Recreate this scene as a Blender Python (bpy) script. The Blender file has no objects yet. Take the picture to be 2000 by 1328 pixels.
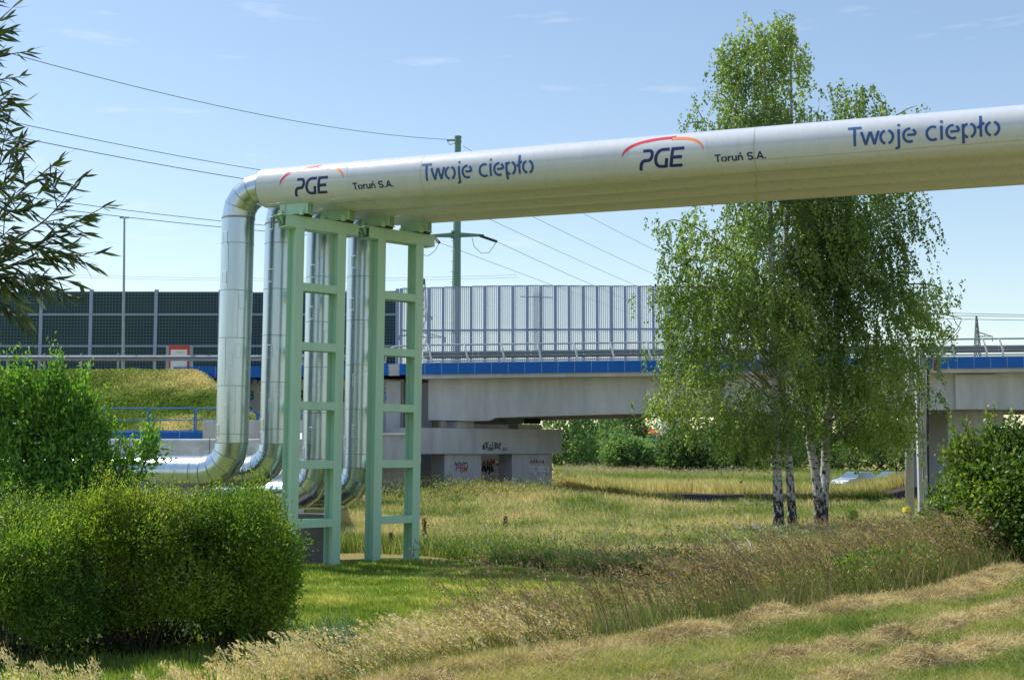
import bpy, math, random
import numpy as np
from mathutils import Vector, Matrix

scene = bpy.context.scene
R = math.radians
rng = np.random.default_rng(7)
random.seed(7)

# ------------------------------------------------------------------ camera
F = 2550.0                     # focal length in photo pixels (2000 wide)
EYE = np.array([0.0, 0.0, 2.9])
PITCH = math.atan(216.0 / F)
cam_d = bpy.data.cameras.new("camera")
cam = bpy.data.objects.new("camera", cam_d)
scene.collection.objects.link(cam)
cam.location = EYE
cam.rotation_euler = (R(90) + PITCH, 0, 0)
cam_d.sensor_width = 36.0
cam_d.lens = 36.0 * F / 2000.0
cam_d.clip_start = 0.1
cam_d.clip_end = 5000
scene.camera = cam

# ------------------------------------------------------------------ light
SUN = Vector((-0.62, 0.28, 1.0)).normalized()      # towards the sun
sun_el = math.asin(SUN.z)
sun_d = bpy.data.lights.new("sun", 'SUN')
sun_d.energy = 3.8
sun_d.angle = R(0.5)
sun_d.color = (1.0, 0.96, 0.90)
sun = bpy.data.objects.new("sun", sun_d)
scene.collection.objects.link(sun)
sun.rotation_euler = SUN.to_track_quat('Z', 'Y').to_euler()

world = bpy.data.worlds.new("World")
scene.world = world
world.use_nodes = True
wn = world.node_tree.nodes
wl = world.node_tree.links
wn.clear()
sky = wn.new('ShaderNodeTexSky')
sky.sky_type = 'NISHITA'
sky.sun_disc = False
sky.sun_elevation = sun_el
sky.sun_rotation = math.atan2(SUN.x, SUN.y)
sky.air_density = 1.1
sky.dust_density = 0.4
sky.ozone_density = 1.6
bg = wn.new('ShaderNodeBackground')
bg.inputs['Strength'].default_value = 0.15
out = wn.new('ShaderNodeOutputWorld')
# thin cirrus wisps
tc = wn.new('ShaderNodeTexCoord')
mp = wn.new('ShaderNodeMapping')
mp.inputs['Scale'].default_value = (5, 5, 34)
mp.inputs['Rotation'].default_value = (0.10, -0.10, 0)
nz = wn.new('ShaderNodeTexNoise')
nz.inputs['Scale'].default_value = 1.6
nz.inputs['Detail'].default_value = 7
nz.inputs['Roughness'].default_value = 0.6
rp = wn.new('ShaderNodeValToRGB')
rp.color_ramp.elements[0].position = 0.60
rp.color_ramp.elements[0].color = (0, 0, 0, 1)
rp.color_ramp.elements[1].position = 0.82
rp.color_ramp.elements[1].color = (0.38, 0.38, 0.38, 1)
mx = wn.new('ShaderNodeMixRGB')
mx.inputs['Color2'].default_value = (6.5, 6.9, 7.6, 1)
wl.new(tc.outputs['Generated'], mp.inputs['Vector'])
wl.new(mp.outputs['Vector'], nz.inputs['Vector'])
wl.new(nz.outputs['Fac'], rp.inputs['Fac'])
wl.new(rp.outputs['Color'], mx.inputs['Fac'])
wl.new(sky.outputs['Color'], mx.inputs['Color1'])
tn = wn.new('ShaderNodeMixRGB'); tn.blend_type = 'MULTIPLY'; tn.inputs['Fac'].default_value = 1
tn.inputs['Color2'].default_value = (.86, .825, .79, 1)      # slightly hazy summer sky
wl.new(mx.outputs['Color'], tn.inputs['Color1'])
wl.new(tn.outputs['Color'], bg.inputs['Color'])
wl.new(bg.outputs['Background'], out.inputs['Surface'])

scene.view_settings.view_transform = 'Standard'
scene.view_settings.look = 'None'
scene.view_settings.exposure = 0.47
scene.view_settings.gamma = 1.0
scene.render.engine = 'CYCLES'
scene.cycles.use_denoising = True
scene.cycles.max_bounces = 8
scene.cycles.transparent_max_bounces = 24

# ------------------------------------------------------------------ helpers
def W(px, py, Y):
    """world point on the sight line of photo pixel (px,py) at distance Y"""
    dx = (px - 1000.0) / F
    dy = (664.0 - py) / F
    c, s = math.cos(PITCH), math.sin(PITCH)
    k = Y / (c - s * dy)
    return np.array([dx * k, Y, EYE[2] + (s + c * dy) * k])

def XZ(px, py, Y):
    p = W(px, py, Y)
    return p[0], p[2]

ORIG = {}

def link(o):
    scene.collection.objects.link(o)
    return o

def tag(o, label=None, cat=None, group=None, kind=None):
    if label: o['label'] = label
    if cat: o['category'] = cat
    if group: o['group'] = group
    if kind: o['kind'] = kind
    return o

def thing(name, label, cat, loc=(0, 0, 0), group=None):
    o = link(bpy.data.objects.new(name, None))
    o.location = tuple(float(v) for v in loc)
    o.empty_display_size = 0.2
    ORIG[o] = np.array([float(v) for v in loc])
    return tag(o, label, cat, group)

def mesh_obj(name, V, faces, mat, parent=None, smooth=False, loc=None, midx=None, attrs=None):
    V = np.asarray(V, dtype=np.float64).reshape(-1, 3)
    og = ORIG[parent] if parent is not None else (np.asarray(loc, float) if loc is not None else np.zeros(3))
    me = bpy.data.meshes.new(name)
    if isinstance(faces, tuple):          # (flat loop verts, sizes) arrays
        lv, sz = faces
        me.vertices.add(len(V)); me.loops.add(len(lv)); me.polygons.add(len(sz))
        me.vertices.foreach_set('co', (V - og).astype(np.float32).ravel())
        me.loops.foreach_set('vertex_index', lv.astype(np.int32))
        st = np.concatenate(([0], np.cumsum(sz)[:-1])).astype(np.int32)
        me.polygons.foreach_set('loop_start', st)
        me.polygons.foreach_set('loop_total', sz.astype(np.int32))
        me.update(calc_edges=True)
    else:
        me.from_pydata([tuple(v) for v in (V - og)], [], faces)
    mats = mat if isinstance(mat, (list, tuple)) else [mat]
    for m in mats: me.materials.append(m)
    if midx is not None:
        me.polygons.foreach_set('material_index', np.asarray(midx, dtype=np.int32))
    if smooth:
        me.polygons.foreach_set('use_smooth', np.ones(len(me.polygons), dtype=bool))
    if attrs:
        for k, (dom, a) in attrs.items():
            at = me.attributes.new(k, 'FLOAT', dom)
            at.data.foreach_set('value', np.asarray(a, dtype=np.float32))
    o = link(bpy.data.objects.new(name, me))
    if parent is not None:
        o.parent = parent
        ORIG[o] = og if parent.type == 'EMPTY' else ORIG[parent]
    else:
        o.location = tuple(og)
        ORIG[o] = og
    return o

class MB:
    def __init__(s): s.v = []; s.f = []; s.m = []; s.cur = 0
    def add(s, vs, fs):
        b = len(s.v)
        s.v += [tuple(float(c) for c in v) for v in vs]
        s.f += [[b + i for i in f] for f in fs]
        s.m += [s.cur] * len(fs)
        return s
    def hexa(s, p):   # 8 points: bottom loop 4, top loop 4
        return s.add(p, [(0, 3, 2, 1), (4, 5, 6, 7), (0, 1, 5, 4), (1, 2, 6, 5), (2, 3, 7, 6), (3, 0, 4, 7)])
    def box(s, c, h, ax=None):
        c = np.asarray(c, float)
        ex, ey, ez = ax if ax is not None else (np.array([1., 0, 0]), np.array([0, 1., 0]), np.array([0, 0, 1.]))
        P = []
        for sz in (-1, 1):
            for sx, sy in ((-1, -1), (1, -1), (1, 1), (-1, 1)):
                P.append(c + sx * h[0] * ex + sy * h[1] * ey + sz * h[2] * ez)
        return s.hexa(P)
    def tube(s, path, rad, n=8, cap=True, frame=None):
        path = [np.asarray(p, float) for p in path]
        rad = [rad] * len(path) if np.isscalar(rad) else list(rad)
        b = len(s.v); rings = []
        up = None
        for i, p in enumerate(path):
            t = path[min(i + 1, len(path) - 1)] - path[max(i - 1, 0)]
            t = t / (np.linalg.norm(t) + 1e-12)
            if up is None:
                a = np.array([0, 0, 1.]) if abs(t[2]) < .9 else np.array([1., 0, 0])
                up = np.cross(t, a); up /= np.linalg.norm(up)
            else:
                up = up - t * up.dot(t); up /= (np.linalg.norm(up) + 1e-12)
            w = np.cross(t, up)
            # mitre scale
            rings.append([p + rad[i] * (math.cos(2 * math.pi * k / n) * up + math.sin(2 * math.pi * k / n) * w) for k in range(n)])
        vs = [v for r_ in rings for v in r_]
        fs = []
        for i in range(len(path) - 1):
            for k in range(n):
                fs.append((i * n + k, i * n + (k + 1) % n, (i + 1) * n + (k + 1) % n, (i + 1) * n + k))
        if cap:
            fs.append(tuple(range(n))[::-1])
            fs.append(tuple((len(path) - 1) * n + k for k in range(n)))
        return s.add(vs, fs)
    def prism(s, poly, d):   # extrude polygon (list of 3D pts) along d
        poly = [np.asarray(p, float) for p in poly]; n = len(poly); d = np.asarray(d, float)
        vs = poly + [p + d for p in poly]
        fs = [tuple(range(n))[::-1], tuple(n + i for i in range(n))]
        fs += [(i, (i + 1) % n, n + (i + 1) % n, n + i) for i in range(n)]
        return s.add(vs, fs)
    def build(s, name, mat, parent=None, smooth=False, loc=None, bevel=0, auto=None):
        o = mesh_obj(name, s.v, s.f, mat, parent, smooth, loc, midx=s.m if isinstance(mat, (list, tuple)) else None)
        if bevel:
            m = o.modifiers.new('bevel', 'BEVEL'); m.width = bevel; m.segments = 2; m.limit_method = 'ANGLE'
        if auto is not None:
            o.data.polygons.foreach_set('use_smooth', np.ones(len(o.data.polygons), dtype=bool))
            o.data.set_sharp_from_angle(angle=R(auto))
        return o

# ---------------------------------------------------------------- materials
MATS = {}
def newmat(name):
    m = bpy.data.materials.new(name); m.use_nodes = True
    nt = m.node_tree; nt.nodes.clear()
    o = nt.nodes.new('ShaderNodeOutputMaterial')
    return m, nt.nodes, nt.links, o

def ramp(N, stops):
    r_ = N.new('ShaderNodeValToRGB'); e = r_.color_ramp.elements
    while len(e) < len(stops): e.new(0.5)
    for i, (p, c) in enumerate(stops):
        e[i].position = p; e[i].color = (*c, 1) if len(c) == 3 else c
    return r_

def paint(name, col, rough=.5, metal=0, var=.12, scale=3, bump=0, bscale=40, stretch=(1, 1, 1), spec=.5, coat=0, dirt=None, dscale=1.2):
    """Principled with soft procedural variation, optional stains and bump"""
    m, N, L, o = newmat(name)
    p = N.new('ShaderNodeBsdfPrincipled')
    p.inputs['Roughness'].default_value = rough; p.inputs['Metallic'].default_value = metal
    p.inputs['Specular IOR Level'].default_value = spec
    p.inputs['Coat Weight'].default_value = coat
    p.inputs['Coat Roughness'].default_value = .12
    t = N.new('ShaderNodeTexCoord'); mp = N.new('ShaderNodeMapping'); mp.inputs['Scale'].default_value = stretch
    n = N.new('ShaderNodeTexNoise'); n.inputs['Scale'].default_value = scale; n.inputs['Detail'].default_value = 6; n.inputs['Roughness'].default_value = .65
    L.new(t.outputs['Object'], mp.inputs['Vector']); L.new(mp.outputs['Vector'], n.inputs['Vector'])
    c = np.array(col); lo = tuple(np.clip(c * (1 - var), 0, 1)); hi = tuple(np.clip(c * (1 + var), 0, 1))
    r_ = ramp(N, [(.3, lo), (.7, hi)])
    L.new(n.outputs['Fac'], r_.inputs['Fac'])
    last = r_.outputs['Color']
    if dirt is not None:
        n2 = N.new('ShaderNodeTexNoise'); n2.inputs['Scale'].default_value = dscale; n2.inputs['Detail'].default_value = 8; n2.inputs['Roughness'].default_value = .7
        L.new(mp.outputs['Vector'], n2.inputs['Vector'])
        r2 = ramp(N, [(.52, (0, 0, 0)), (.75, (.75, .75, .75))])
        L.new(n2.outputs['Fac'], r2.inputs['Fac'])
        mm = N.new('ShaderNodeMixRGB'); mm.inputs['Color2'].default_value = (*dirt, 1)
        L.new(r2.outputs['Color'], mm.inputs['Fac']); L.new(last, mm.inputs['Color1']); last = mm.outputs['Color']
    L.new(last, p.inputs['Base Color'])
    rr = N.new('ShaderNodeMapRange'); rr.inputs['To Min'].default_value = max(rough - .08, .02); rr.inputs['To Max'].default_value = min(rough + .1, 1)
    L.new(n.outputs['Fac'], rr.inputs['Value']); L.new(rr.outputs['Result'], p.inputs['Roughness'])
    if bump:
        nb = N.new('ShaderNodeTexNoise'); nb.inputs['Scale'].default_value = bscale; nb.inputs['Detail'].default_value = 5
        L.new(mp.outputs['Vector'], nb.inputs['Vector'])
        b = N.new('ShaderNodeBump'); b.inputs['Strength'].default_value = bump; b.inputs['Distance'].default_value = .02
        L.new(nb.outputs['Fac'], b.inputs['Height']); L.new(b.outputs['Normal'], p.inputs['Normal'])
    L.new(p.outputs[0], o.inputs['Surface'])
    return m

def veg(name, cols, transl=.3, rough=.5, spec=.35, tcol=None, k=1.0):
    """leaf / blade material: hue picked by the per-face 'tint' attribute"""
    m, N, L, o = newmat(name)
    a = N.new('ShaderNodeAttribute'); a.attribute_name = 'tint'
    st = [(i / max(1, len(cols) - 1), tuple(min(.75, q * k) for q in c)) for i, c in enumerate(cols)]
    r_ = ramp(N, st); L.new(a.outputs['Fac'], r_.inputs['Fac'])
    p = N.new('ShaderNodeBsdfPrincipled'); p.inputs['Roughness'].default_value = rough; p.inputs['Specular IOR Level'].default_value = spec
    L.new(r_.outputs['Color'], p.inputs['Base Color'])
    if transl > 0:
        tr = N.new('ShaderNodeBsdfTranslucent')
        h = N.new('ShaderNodeMixRGB'); h.blend_type = 'MULTIPLY'; h.inputs['Fac'].default_value = 1
        h.inputs['Color2'].default_value = (*(tcol or (1.5, 1.6, .7)), 1)
        L.new(r_.outputs['Color'], h.inputs['Color1']); L.new(h.outputs['Color'], tr.inputs['Color'])
        mx = N.new('ShaderNodeMixShader'); mx.inputs['Fac'].default_value = transl
        L.new(p.outputs[0], mx.inputs[1]); L.new(tr.outputs[0], mx.inputs[2]); L.new(mx.outputs[0], o.inputs['Surface'])
    else:
        L.new(p.outputs[0], o.inputs['Surface'])
    return m

# ------------------------------------------------------------- leaf machinery
def unit(a):
    return a / (np.linalg.norm(a, axis=-1, keepdims=True) + 1e-9)

def leaves(name, P, size, aspect, mat, parent, tint=None, axis=None, droop=0.0, fold=True, rg=rng):
    """one mesh of many small leaf blades: P centres, size length (array), aspect width/length"""
    n = len(P)
    size = np.broadcast_to(np.asarray(size, float), (n,))
    d = rg.normal(size=(n, 3)) if axis is None else axis + rg.normal(size=(n, 3)) * .35
    d[:, 2] -= droop
    d = unit(d)
    s = unit(np.cross(d, rg.normal(size=(n, 3))))
    nn = np.cross(d, s)
    l = (size * .5)[:, None]; w = (size * aspect * .5)[:, None]
    b = P - d * l; t = P + d * l - nn * l * .25
    m1 = P - d * l * .1 + s * w; m2 = P - d * l * .1 - s * w
    V = np.empty((n, 4, 3)); V[:, 0] = b; V[:, 1] = m1 + nn * w * .5; V[:, 2] = t; V[:, 3] = m2 + nn * w * .5
    i = np.arange(n)[:, None] * 4
    F_ = np.concatenate([i + np.array([0, 1, 2]), i + np.array([0, 2, 3])], axis=1).ravel()
    tn = rg.random(n) if tint is None else np.clip(tint, 0, 1)
    return mesh_obj(name, V.reshape(-1, 3), (F_, np.full(2 * n, 3)), mat, parent, attrs={'tint': ('FACE', np.repeat(tn, 2))})

def blades(name, P, h, w, lean, tint, mat, parent=None, rg=rng, bend=.5):
    """grass blades: base P, height h, width w, lean (n,2) horizontal offset of the tip"""
    n = len(P)
    h = np.broadcast_to(np.asarray(h, float), (n,)); w = np.broadcast_to(np.asarray(w, float), (n,))
    a = rg.random(n) * math.pi * 2
    s = np.stack([np.cos(a), np.sin(a), np.zeros(n)], 1) * (w * .5)[:, None]
    L3 = np.concatenate([lean, np.zeros((n, 1))], 1)
    up = np.zeros((n, 3)); up[:, 2] = h
    V = np.empty((n, 5, 3))
    mid = P + up * .55 + L3 * (.55 * (1 - bend))
    V[:, 0] = P - s; V[:, 1] = P + s; V[:, 2] = mid + s * .75; V[:, 3] = mid - s * .75; V[:, 4] = P + up + L3
    i = np.arange(n)[:, None] * 5
    lv = np.concatenate([i + np.array([0, 1, 2, 3]), i + np.array([3, 2, 4])], axis=1).ravel()
    sz = np.tile(np.array([4, 3]), n)
    return mesh_obj(name, V.reshape(-1, 3), (lv, sz), mat, parent, attrs={'tint': ('FACE', np.repeat(np.clip(tint, 0, 1), 2))})

def strands(name, P, D, ln, w, tint, mat, parent=None, rg=rng, sag=.2):
    """thin bent ribbons centred at P along D"""
    n = len(P); D = unit(D); ln = np.broadcast_to(ln, (n,)); w = np.broadcast_to(w, (n,))
    s = unit(np.cross(D, rg.normal(size=(n, 3)))) * (w * .5)[:, None]
    h = D * (ln * .5)[:, None]
    up = np.zeros((n, 3)); up[:, 2] = ln * sag * rg.random(n)
    V = np.empty((n, 6, 3))
    V[:, 0] = P - h - s - up; V[:, 1] = P - h + s - up; V[:, 2] = P + s; V[:, 3] = P - s; V[:, 4] = P + h + s * .4 - up; V[:, 5] = P + h - s * .4 - up
    i = np.arange(n)[:, None] * 6
    lv = np.concatenate([i + np.array([0, 1, 2, 3]), i + np.array([3, 2, 4, 5])], axis=1).ravel()
    return mesh_obj(name, V.reshape(-1, 3), (lv, np.full(2 * n, 4)), mat, parent, attrs={'tint': ('FACE', np.repeat(np.clip(tint, 0, 1), 2))})

def vnoise(p, seed=0):
    """cheap smooth value noise, p (n,d)"""
    p = np.asarray(p, float); d = p.shape[1]
    i = np.floor(p).astype(np.int64); f = p - i; f = f * f * (3 - 2 * f)
    r_ = np.zeros(len(p))
    for c in range(2 ** d):
        o = np.array([(c >> k) & 1 for k in range(d)])
        q = i + o
        hsh = (q * np.array([374761393, 668265263, 1274126177][:d])).sum(1) + seed * 974711
        hsh = (hsh ^ (hsh >> 13)) * 1274126177 & 0x7fffffff
        hsh = (hsh ^ (hsh >> 16)) & 0xffff
        wgt = np.prod(np.where(o, f, 1 - f), axis=1)
        r_ += wgt * hsh / 65535.0
    return r_
# ------------------------------------------------------------------ terrain
def sstep(a, b, x):
    t = np.clip((x - a) / (b - a), 0, 1); return t * t * (3 - 2 * t)

def edge_s(x, y):            # >0 on the mown bank the camera stands on
    return (x + 1.57) * .719 - (y - 9.1) * .695

def terr(x, y):
    x = np.asarray(x, float); y = np.asarray(y, float)
    s = edge_s(x, y)
    z = 1.3 * sstep(-4.2, .4, s) * (1 - sstep(40, 60, y))
    p = np.stack([x.ravel(), y.ravel()], 1)
    z = z + ((vnoise(p * .35, 1) - .5) * .16 + (vnoise(p * 1.3, 2) - .5) * .05).reshape(x.shape)
    # ground rises to the piers on both sides of the underpass
    z = z + 0.75 * sstep(10, 2, x) * sstep(50, 76, y) * (1 - sstep(95, 125, y)) * sstep(-14, -8, x)
    z = z + 1.7 * sstep(24.0, 31, x) * sstep(62, 82, y) * (1 - sstep(92, 100, y))
    z = z + .55 * sstep(90, 200, y)
    z = z - .55 * 0.45 * np.exp(-(((x - 29) / 9) ** 2 + ((y - 105) / 7) ** 2))
    # terrace behind the concrete wall, then the road embankment
    side = -6.95 - (y - 42) * .14
    ter = sstep(0, -.25, x - side) * sstep(42.15, 42.4, y)
    z = z * (1 - ter) + ter * (2.90 + .12 * sstep(43, 60, y) + .78 * sstep(62.95, 63.45, y))
    ramp_y = np.clip((y - 65) / 7.5, 0, 1)
    cone = np.clip((-12.6 - x) / 5.0, 0, 1)
    cone = cone * cone * (3 - 2 * cone) * .35 + cone * .65
    rough = ((vnoise(p * .9, 5) - .5) * .45 + (vnoise(p * 2.6, 6) - .5) * .2).reshape(x.shape)
    e = np.minimum(ramp_y, cone)
    e = e - .06 * np.sin(e * math.pi)
    z = z + 3.55 * e + rough * np.sin(np.clip(e, 0, 1) * math.pi)
    z = z * (1 - sstep(96, 120, y) * (x < -5)) + 0
    return z

def axis_pts(segs):
    a = []
    for s0, s1, st in segs: a += list(np.arange(s0, s1, st))
    return np.array(a + [segs[-1][1]])

gx = axis_pts([(-1500, -200, 130), (-200, -40, 8), (-40, -18, .8), (-18, -5, .25), (-5, 9, .2), (9, 40, .6), (40, 200, 8), (200, 1500, 130)])
gy = axis_pts([(-60, 4, 4), (4, 34, .2), (34, 41.5, .5), (41.5, 43.5, .1), (43.5, 62.6, .8), (62.6, 74, .2), (74, 130, .9), (130, 300, 8), (300, 3000, 150)])
GX, GY = np.meshgrid(gx, gy)
GZ = terr(GX, GY)
nx, ny = len(gx), len(gy)
idx = np.arange(nx * ny).reshape(ny, nx)

terr_exact = terr
def terr(x, y):
    """height of the ground mesh itself, interpolated on its grid"""
    x = np.asarray(x, float); y = np.asarray(y, float)
    i = np.clip(np.searchsorted(gx, x) - 1, 0, nx - 2); j = np.clip(np.searchsorted(gy, y) - 1, 0, ny - 2)
    u = np.clip((x - gx[i]) / (gx[i + 1] - gx[i]), 0, 1); v = np.clip((y - gy[j]) / (gy[j + 1] - gy[j]), 0, 1)
    return (GZ[j, i] * (1 - u) + GZ[j, i + 1] * u) * (1 - v) + (GZ[j + 1, i] * (1 - u) + GZ[j + 1, i + 1] * u) * v

def hit(px, py, lo=5.0, hi=240.0):
    """where the sight lines of photo pixels meet the ground"""
    px = np.asarray(px, float); py = np.asarray(py, float)
    dx = (px - 1000) / F; dy = (664 - py) / F
    c, s = math.cos(PITCH), math.sin(PITCH)
    kx = dx / (c - s * dy); kz = (s + c * dy) / (c - s * dy)
    ys = np.exp(np.linspace(math.log(lo), math.log(hi), 260))
    res = np.full(px.shape, float(hi)); done = np.zeros(px.shape, bool); prev = ys[0]
    for Yv in ys:
        below = (EYE[2] + kz * Yv) < terr(kx * Yv, np.full_like(px, Yv))
        newly = below & ~done
        a = np.full(px.shape, prev); b = np.full(px.shape, Yv)
        if newly.any():
            aa, bb = a[newly], b[newly]
            for _ in range(7):
                mm = (aa + bb) / 2
                bl = (EYE[2] + kz[newly] * mm) < terr(kx[newly] * mm, mm)
                bb = np.where(bl, mm, bb); aa = np.where(bl, aa, mm)
            res[newly] = bb
        done |= newly; prev = Yv
    x = kx * res
    return np.stack([x, res, terr(x, res)], 1), done

def ground_at(px, py):
    p, d = hit(np.array([px]), np.array([py])); return p[0]

def inpoly(x, y, poly):
    r_ = np.zeros(len(x), bool); n = len(poly)
    for i in range(n):
        x1, y1 = poly[i]; x2, y2 = poly[(i + 1) % n]
        c = (y1 > y) != (y2 > y)
        with np.errstate(divide='ignore', invalid='ignore'):
            xi = (x2 - x1) * (y - y1) / (y2 - y1 + 1e-12) + x1
        r_ ^= c & (x < xi)
    return r_

def scatter(poly, n, rg=rng, lo=5., hi=240.):
    """n ground points that fall evenly over an outline of the photograph's ground"""
    poly = np.array(poly, float); mn, mxx = poly.min(0), poly.max(0)
    out = []; tot = 0
    while tot < n:
        q = mn + rg.random((n * 2, 2)) * (mxx - mn)
        q = q[inpoly(q[:, 0], q[:, 1], poly)]
        out.append(q); tot += len(q)
    q = np.concatenate(out)[:n]
    P, d = hit(q[:, 0], q[:, 1], lo, hi)
    return P[d], q[d]

quads = np.stack([idx[:-1, :-1], idx[:-1, 1:], idx[1:, 1:], idx[1:, :-1]], -1).reshape(-1, 4)
# kinds of cover: lawn, mown bank, meadow
es = edge_s(GX, GY)
mown = sstep(-.3, .3, es)
lawn_c = sstep(35, 31, GY) * sstep(6, 1, GX) * (1 - mown)
slope = sstep(64, 66, GY) * sstep(-11, -13, GX) * sstep(75, 73, GY)
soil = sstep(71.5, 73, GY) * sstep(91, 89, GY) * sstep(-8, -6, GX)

def ground_mat():
    m, N, L, o = newmat('grassy_ground')
    p = N.new('ShaderNodeBsdfPrincipled'); p.inputs['Roughness'].default_value = .95; p.inputs['Specular IOR Level'].default_value = .1
    t = N.new('ShaderNodeTexCoord')
    def noise(sc, det=6, ro=.6):
        n = N.new('ShaderNodeTexNoise'); n.inputs['Scale'].default_value = sc; n.inputs['Detail'].default_value = det; n.inputs['Roughness'].default_value = ro
        L.new(t.outputs['Object'], n.inputs['Vector']); return n.outputs['Fac']
    def att(k):
        a = N.new('ShaderNodeAttribute'); a.attribute_name = k; return a.outputs['Fac']
    def mix(f, a, b):
        x = N.new('ShaderNodeMixRGB'); L.new(f, x.inputs['Fac']); L.new(a, x.inputs['Color1']); L.new(b, x.inputs['Color2']); return x.outputs['Color']
    n1, n2 = noise(.6), noise(7, 8, .7)
    def rmp(f, st):
        r_ = ramp(N, st); L.new(f, r_.inputs['Fac']); return r_.outputs['Color']
    meadow = mix(n1, rmp(n2, [(.3, (.13, .15, .035)), (.7, (.28, .25, .08))]), rmp(n2, [(.3, (.22, .18, .07)), (.7, (.40, .31, .15))]))
    lawn = rmp(n2, [(.3, (.12, .15, .035)), (.5, (.19, .23, .055)), (.65, (.36, .31, .16))])
    mow = mix(rmp(n1, [(.4, (0, 0, 0)), (.6, (1, 1, 1))]), rmp(n2, [(.3, (.13, .17, .04)), (.7, (.26, .26, .09))]), rmp(n2, [(.3, (.25, .20, .09)), (.7, (.42, .34, .18))]))
    slp = mix(n1, rmp(n2, [(.3, (.09, .11, .025)), (.7, (.24, .23, .07))]), rmp(n2, [(.3, (.18, .14, .06)), (.7, (.36, .28, .13))]))
    c = mix(att('lawn'), meadow, lawn)
    c = mix(att('mown'), c, mow)
    c = mix(att('slope'), c, slp)
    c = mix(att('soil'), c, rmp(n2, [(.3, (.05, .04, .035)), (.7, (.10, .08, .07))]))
    L.new(c, p.inputs['Base Color'])
    b = N.new('ShaderNodeBump'); b.inputs['Strength'].default_value = .8; b.inputs['Distance'].default_value = .06
    L.new(noise(14, 8, .75), b.inputs['Height']); L.new(b.outputs['Normal'], p.inputs['Normal'])
    L.new(p.outputs[0], o.inputs['Surface']); return m
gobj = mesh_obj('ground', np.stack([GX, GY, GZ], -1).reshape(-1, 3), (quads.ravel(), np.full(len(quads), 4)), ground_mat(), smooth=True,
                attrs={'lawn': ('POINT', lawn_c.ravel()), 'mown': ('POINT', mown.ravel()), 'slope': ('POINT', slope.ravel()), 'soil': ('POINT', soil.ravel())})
tag(gobj, kind='structure')

# ------------------------------------------------------------------ materials of built things
def concrete(name, col, dirt, panel=0):
    return paint(name, col, rough=.85, var=.16, scale=.9, bump=.25, bscale=18, stretch=(1.6, 1.6, .35), spec=.2, dirt=dirt, dscale=.7)
M_conc = concrete('grey_concrete', (.50, .51, .54), (.38, .38, .39))
M_girder = concrete('girder_concrete', (.52, .53, .55), (.42, .42, .43))
M_oldconc = paint('weathered_concrete', (.66, .67, .67), rough=.9, var=.25, scale=1.6, bump=.4, bscale=12, stretch=(1, 1, 2.5), spec=.2, dirt=(.30, .30, .28), dscale=1.1)
M_blue = paint('blue_panel_paint', (.004, .125, .50), rough=.5, var=.08, scale=1, spec=.3)
M_joint = paint('pale_joint', (.35, .42, .52), rough=.7)
M_bluerail = paint('blue_rail_paint', (.01, .17, .52), rough=.4)
M_galv = paint('galvanised_steel', (.36, .40, .45), rough=.55, metal=.35, var=.15, scale=5)
M_post = paint('barrier_post_paint', (.30, .38, .54), rough=.55, var=.06)
M_green = paint('pale_green_paint', (.45, .68, .52), rough=.42, var=.05, scale=1.5, spec=.45, dirt=(.36, .55, .42), dscale=2.6, stretch=(2.2, 2.2, .30))
M_black = paint('black_rubber', (.015, .015, .016), rough=.6)
M_asphalt = paint('asphalt', (.055, .055, .06), rough=.9, var=.2, scale=30)
M_dgreen = paint('green_pole_paint', (.13, .25, .20), rough=.45, var=.08)
M_wire = paint('grey_wire', (.10, .11, .13), rough=.6)
M_white = paint('white_plain', (.8, .8, .8), rough=.5)
M_red = paint('sign_red', (.62, .06, .03), rough=.5)

def mat_aluminium():
    m, N, L, o = newmat('aluminium_cladding')
    p = N.new('ShaderNodeBsdfPrincipled'); p.inputs['Metallic'].default_value = 1
    t = N.new('ShaderNodeTexCoord'); mp = N.new('ShaderNodeMapping'); mp.inputs['Scale'].default_value = (6, 6, .5)
    n = N.new('ShaderNodeTexNoise'); n.inputs['Scale'].default_value = 2; n.inputs['Detail'].default_value = 6
    L.new(t.outputs['Object'], mp.inputs['Vector']); L.new(mp.outputs['Vector'], n.inputs['Vector'])
    r_ = ramp(N, [(.3, (.42, .50, .54)), (.7, (.52, .60, .64))]); L.new(n.outputs['Fac'], r_.inputs['Fac']); L.new(r_.outputs['Color'], p.inputs['Base Color'])
    mr = N.new('ShaderNodeMapRange'); mr.inputs['To Min'].default_value = .22; mr.inputs['To Max'].default_value = .33
    L.new(n.outputs['Fac'], mr.inputs['Value']); L.new(mr.outputs['Result'], p.inputs['Roughness'])
    n2 = N.new('ShaderNodeTexNoise'); n2.inputs['Scale'].default_value = 2.2; n2.inputs['Detail'].default_value = 2
    L.new(t.outputs['Object'], n2.inputs['Vector'])
    b = N.new('ShaderNodeBump'); b.inputs['Strength'].default_value = .05; b.inputs['Distance'].default_value = .05
    L.new(n2.outputs['Fac'], b.inputs['Height']); L.new(b.outputs['Normal'], p.inputs['Normal'])
    L.new(p.outputs[0], o.inputs['Surface']); return m
M_alu = mat_aluminium()
M_alu_seam = paint('cladding_seam', (.26, .31, .34), rough=.5, metal=.6)
M_alu_patch = paint('cladding_patch', (.70, .77, .80), rough=.6, metal=.15, var=.05)
M_clad = paint('cream_pipe_paint', (.61, .64, .69), rough=.28, var=.03, scale=1.2, stretch=(5, 5, .7), bump=.05, bscale=6, spec=.5, coat=.45, dirt=(.55, .56, .58), dscale=1.6)
M_clad_seam = paint('pipe_seam', (.52, .50, .46), rough=.5)
M_decal = paint('sticker_white', (.64, .67, .70), rough=.15, var=.01, coat=.6)
M_txt = paint('lettering_blue', (.03, .10, .33), rough=.45, var=.06)
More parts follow.
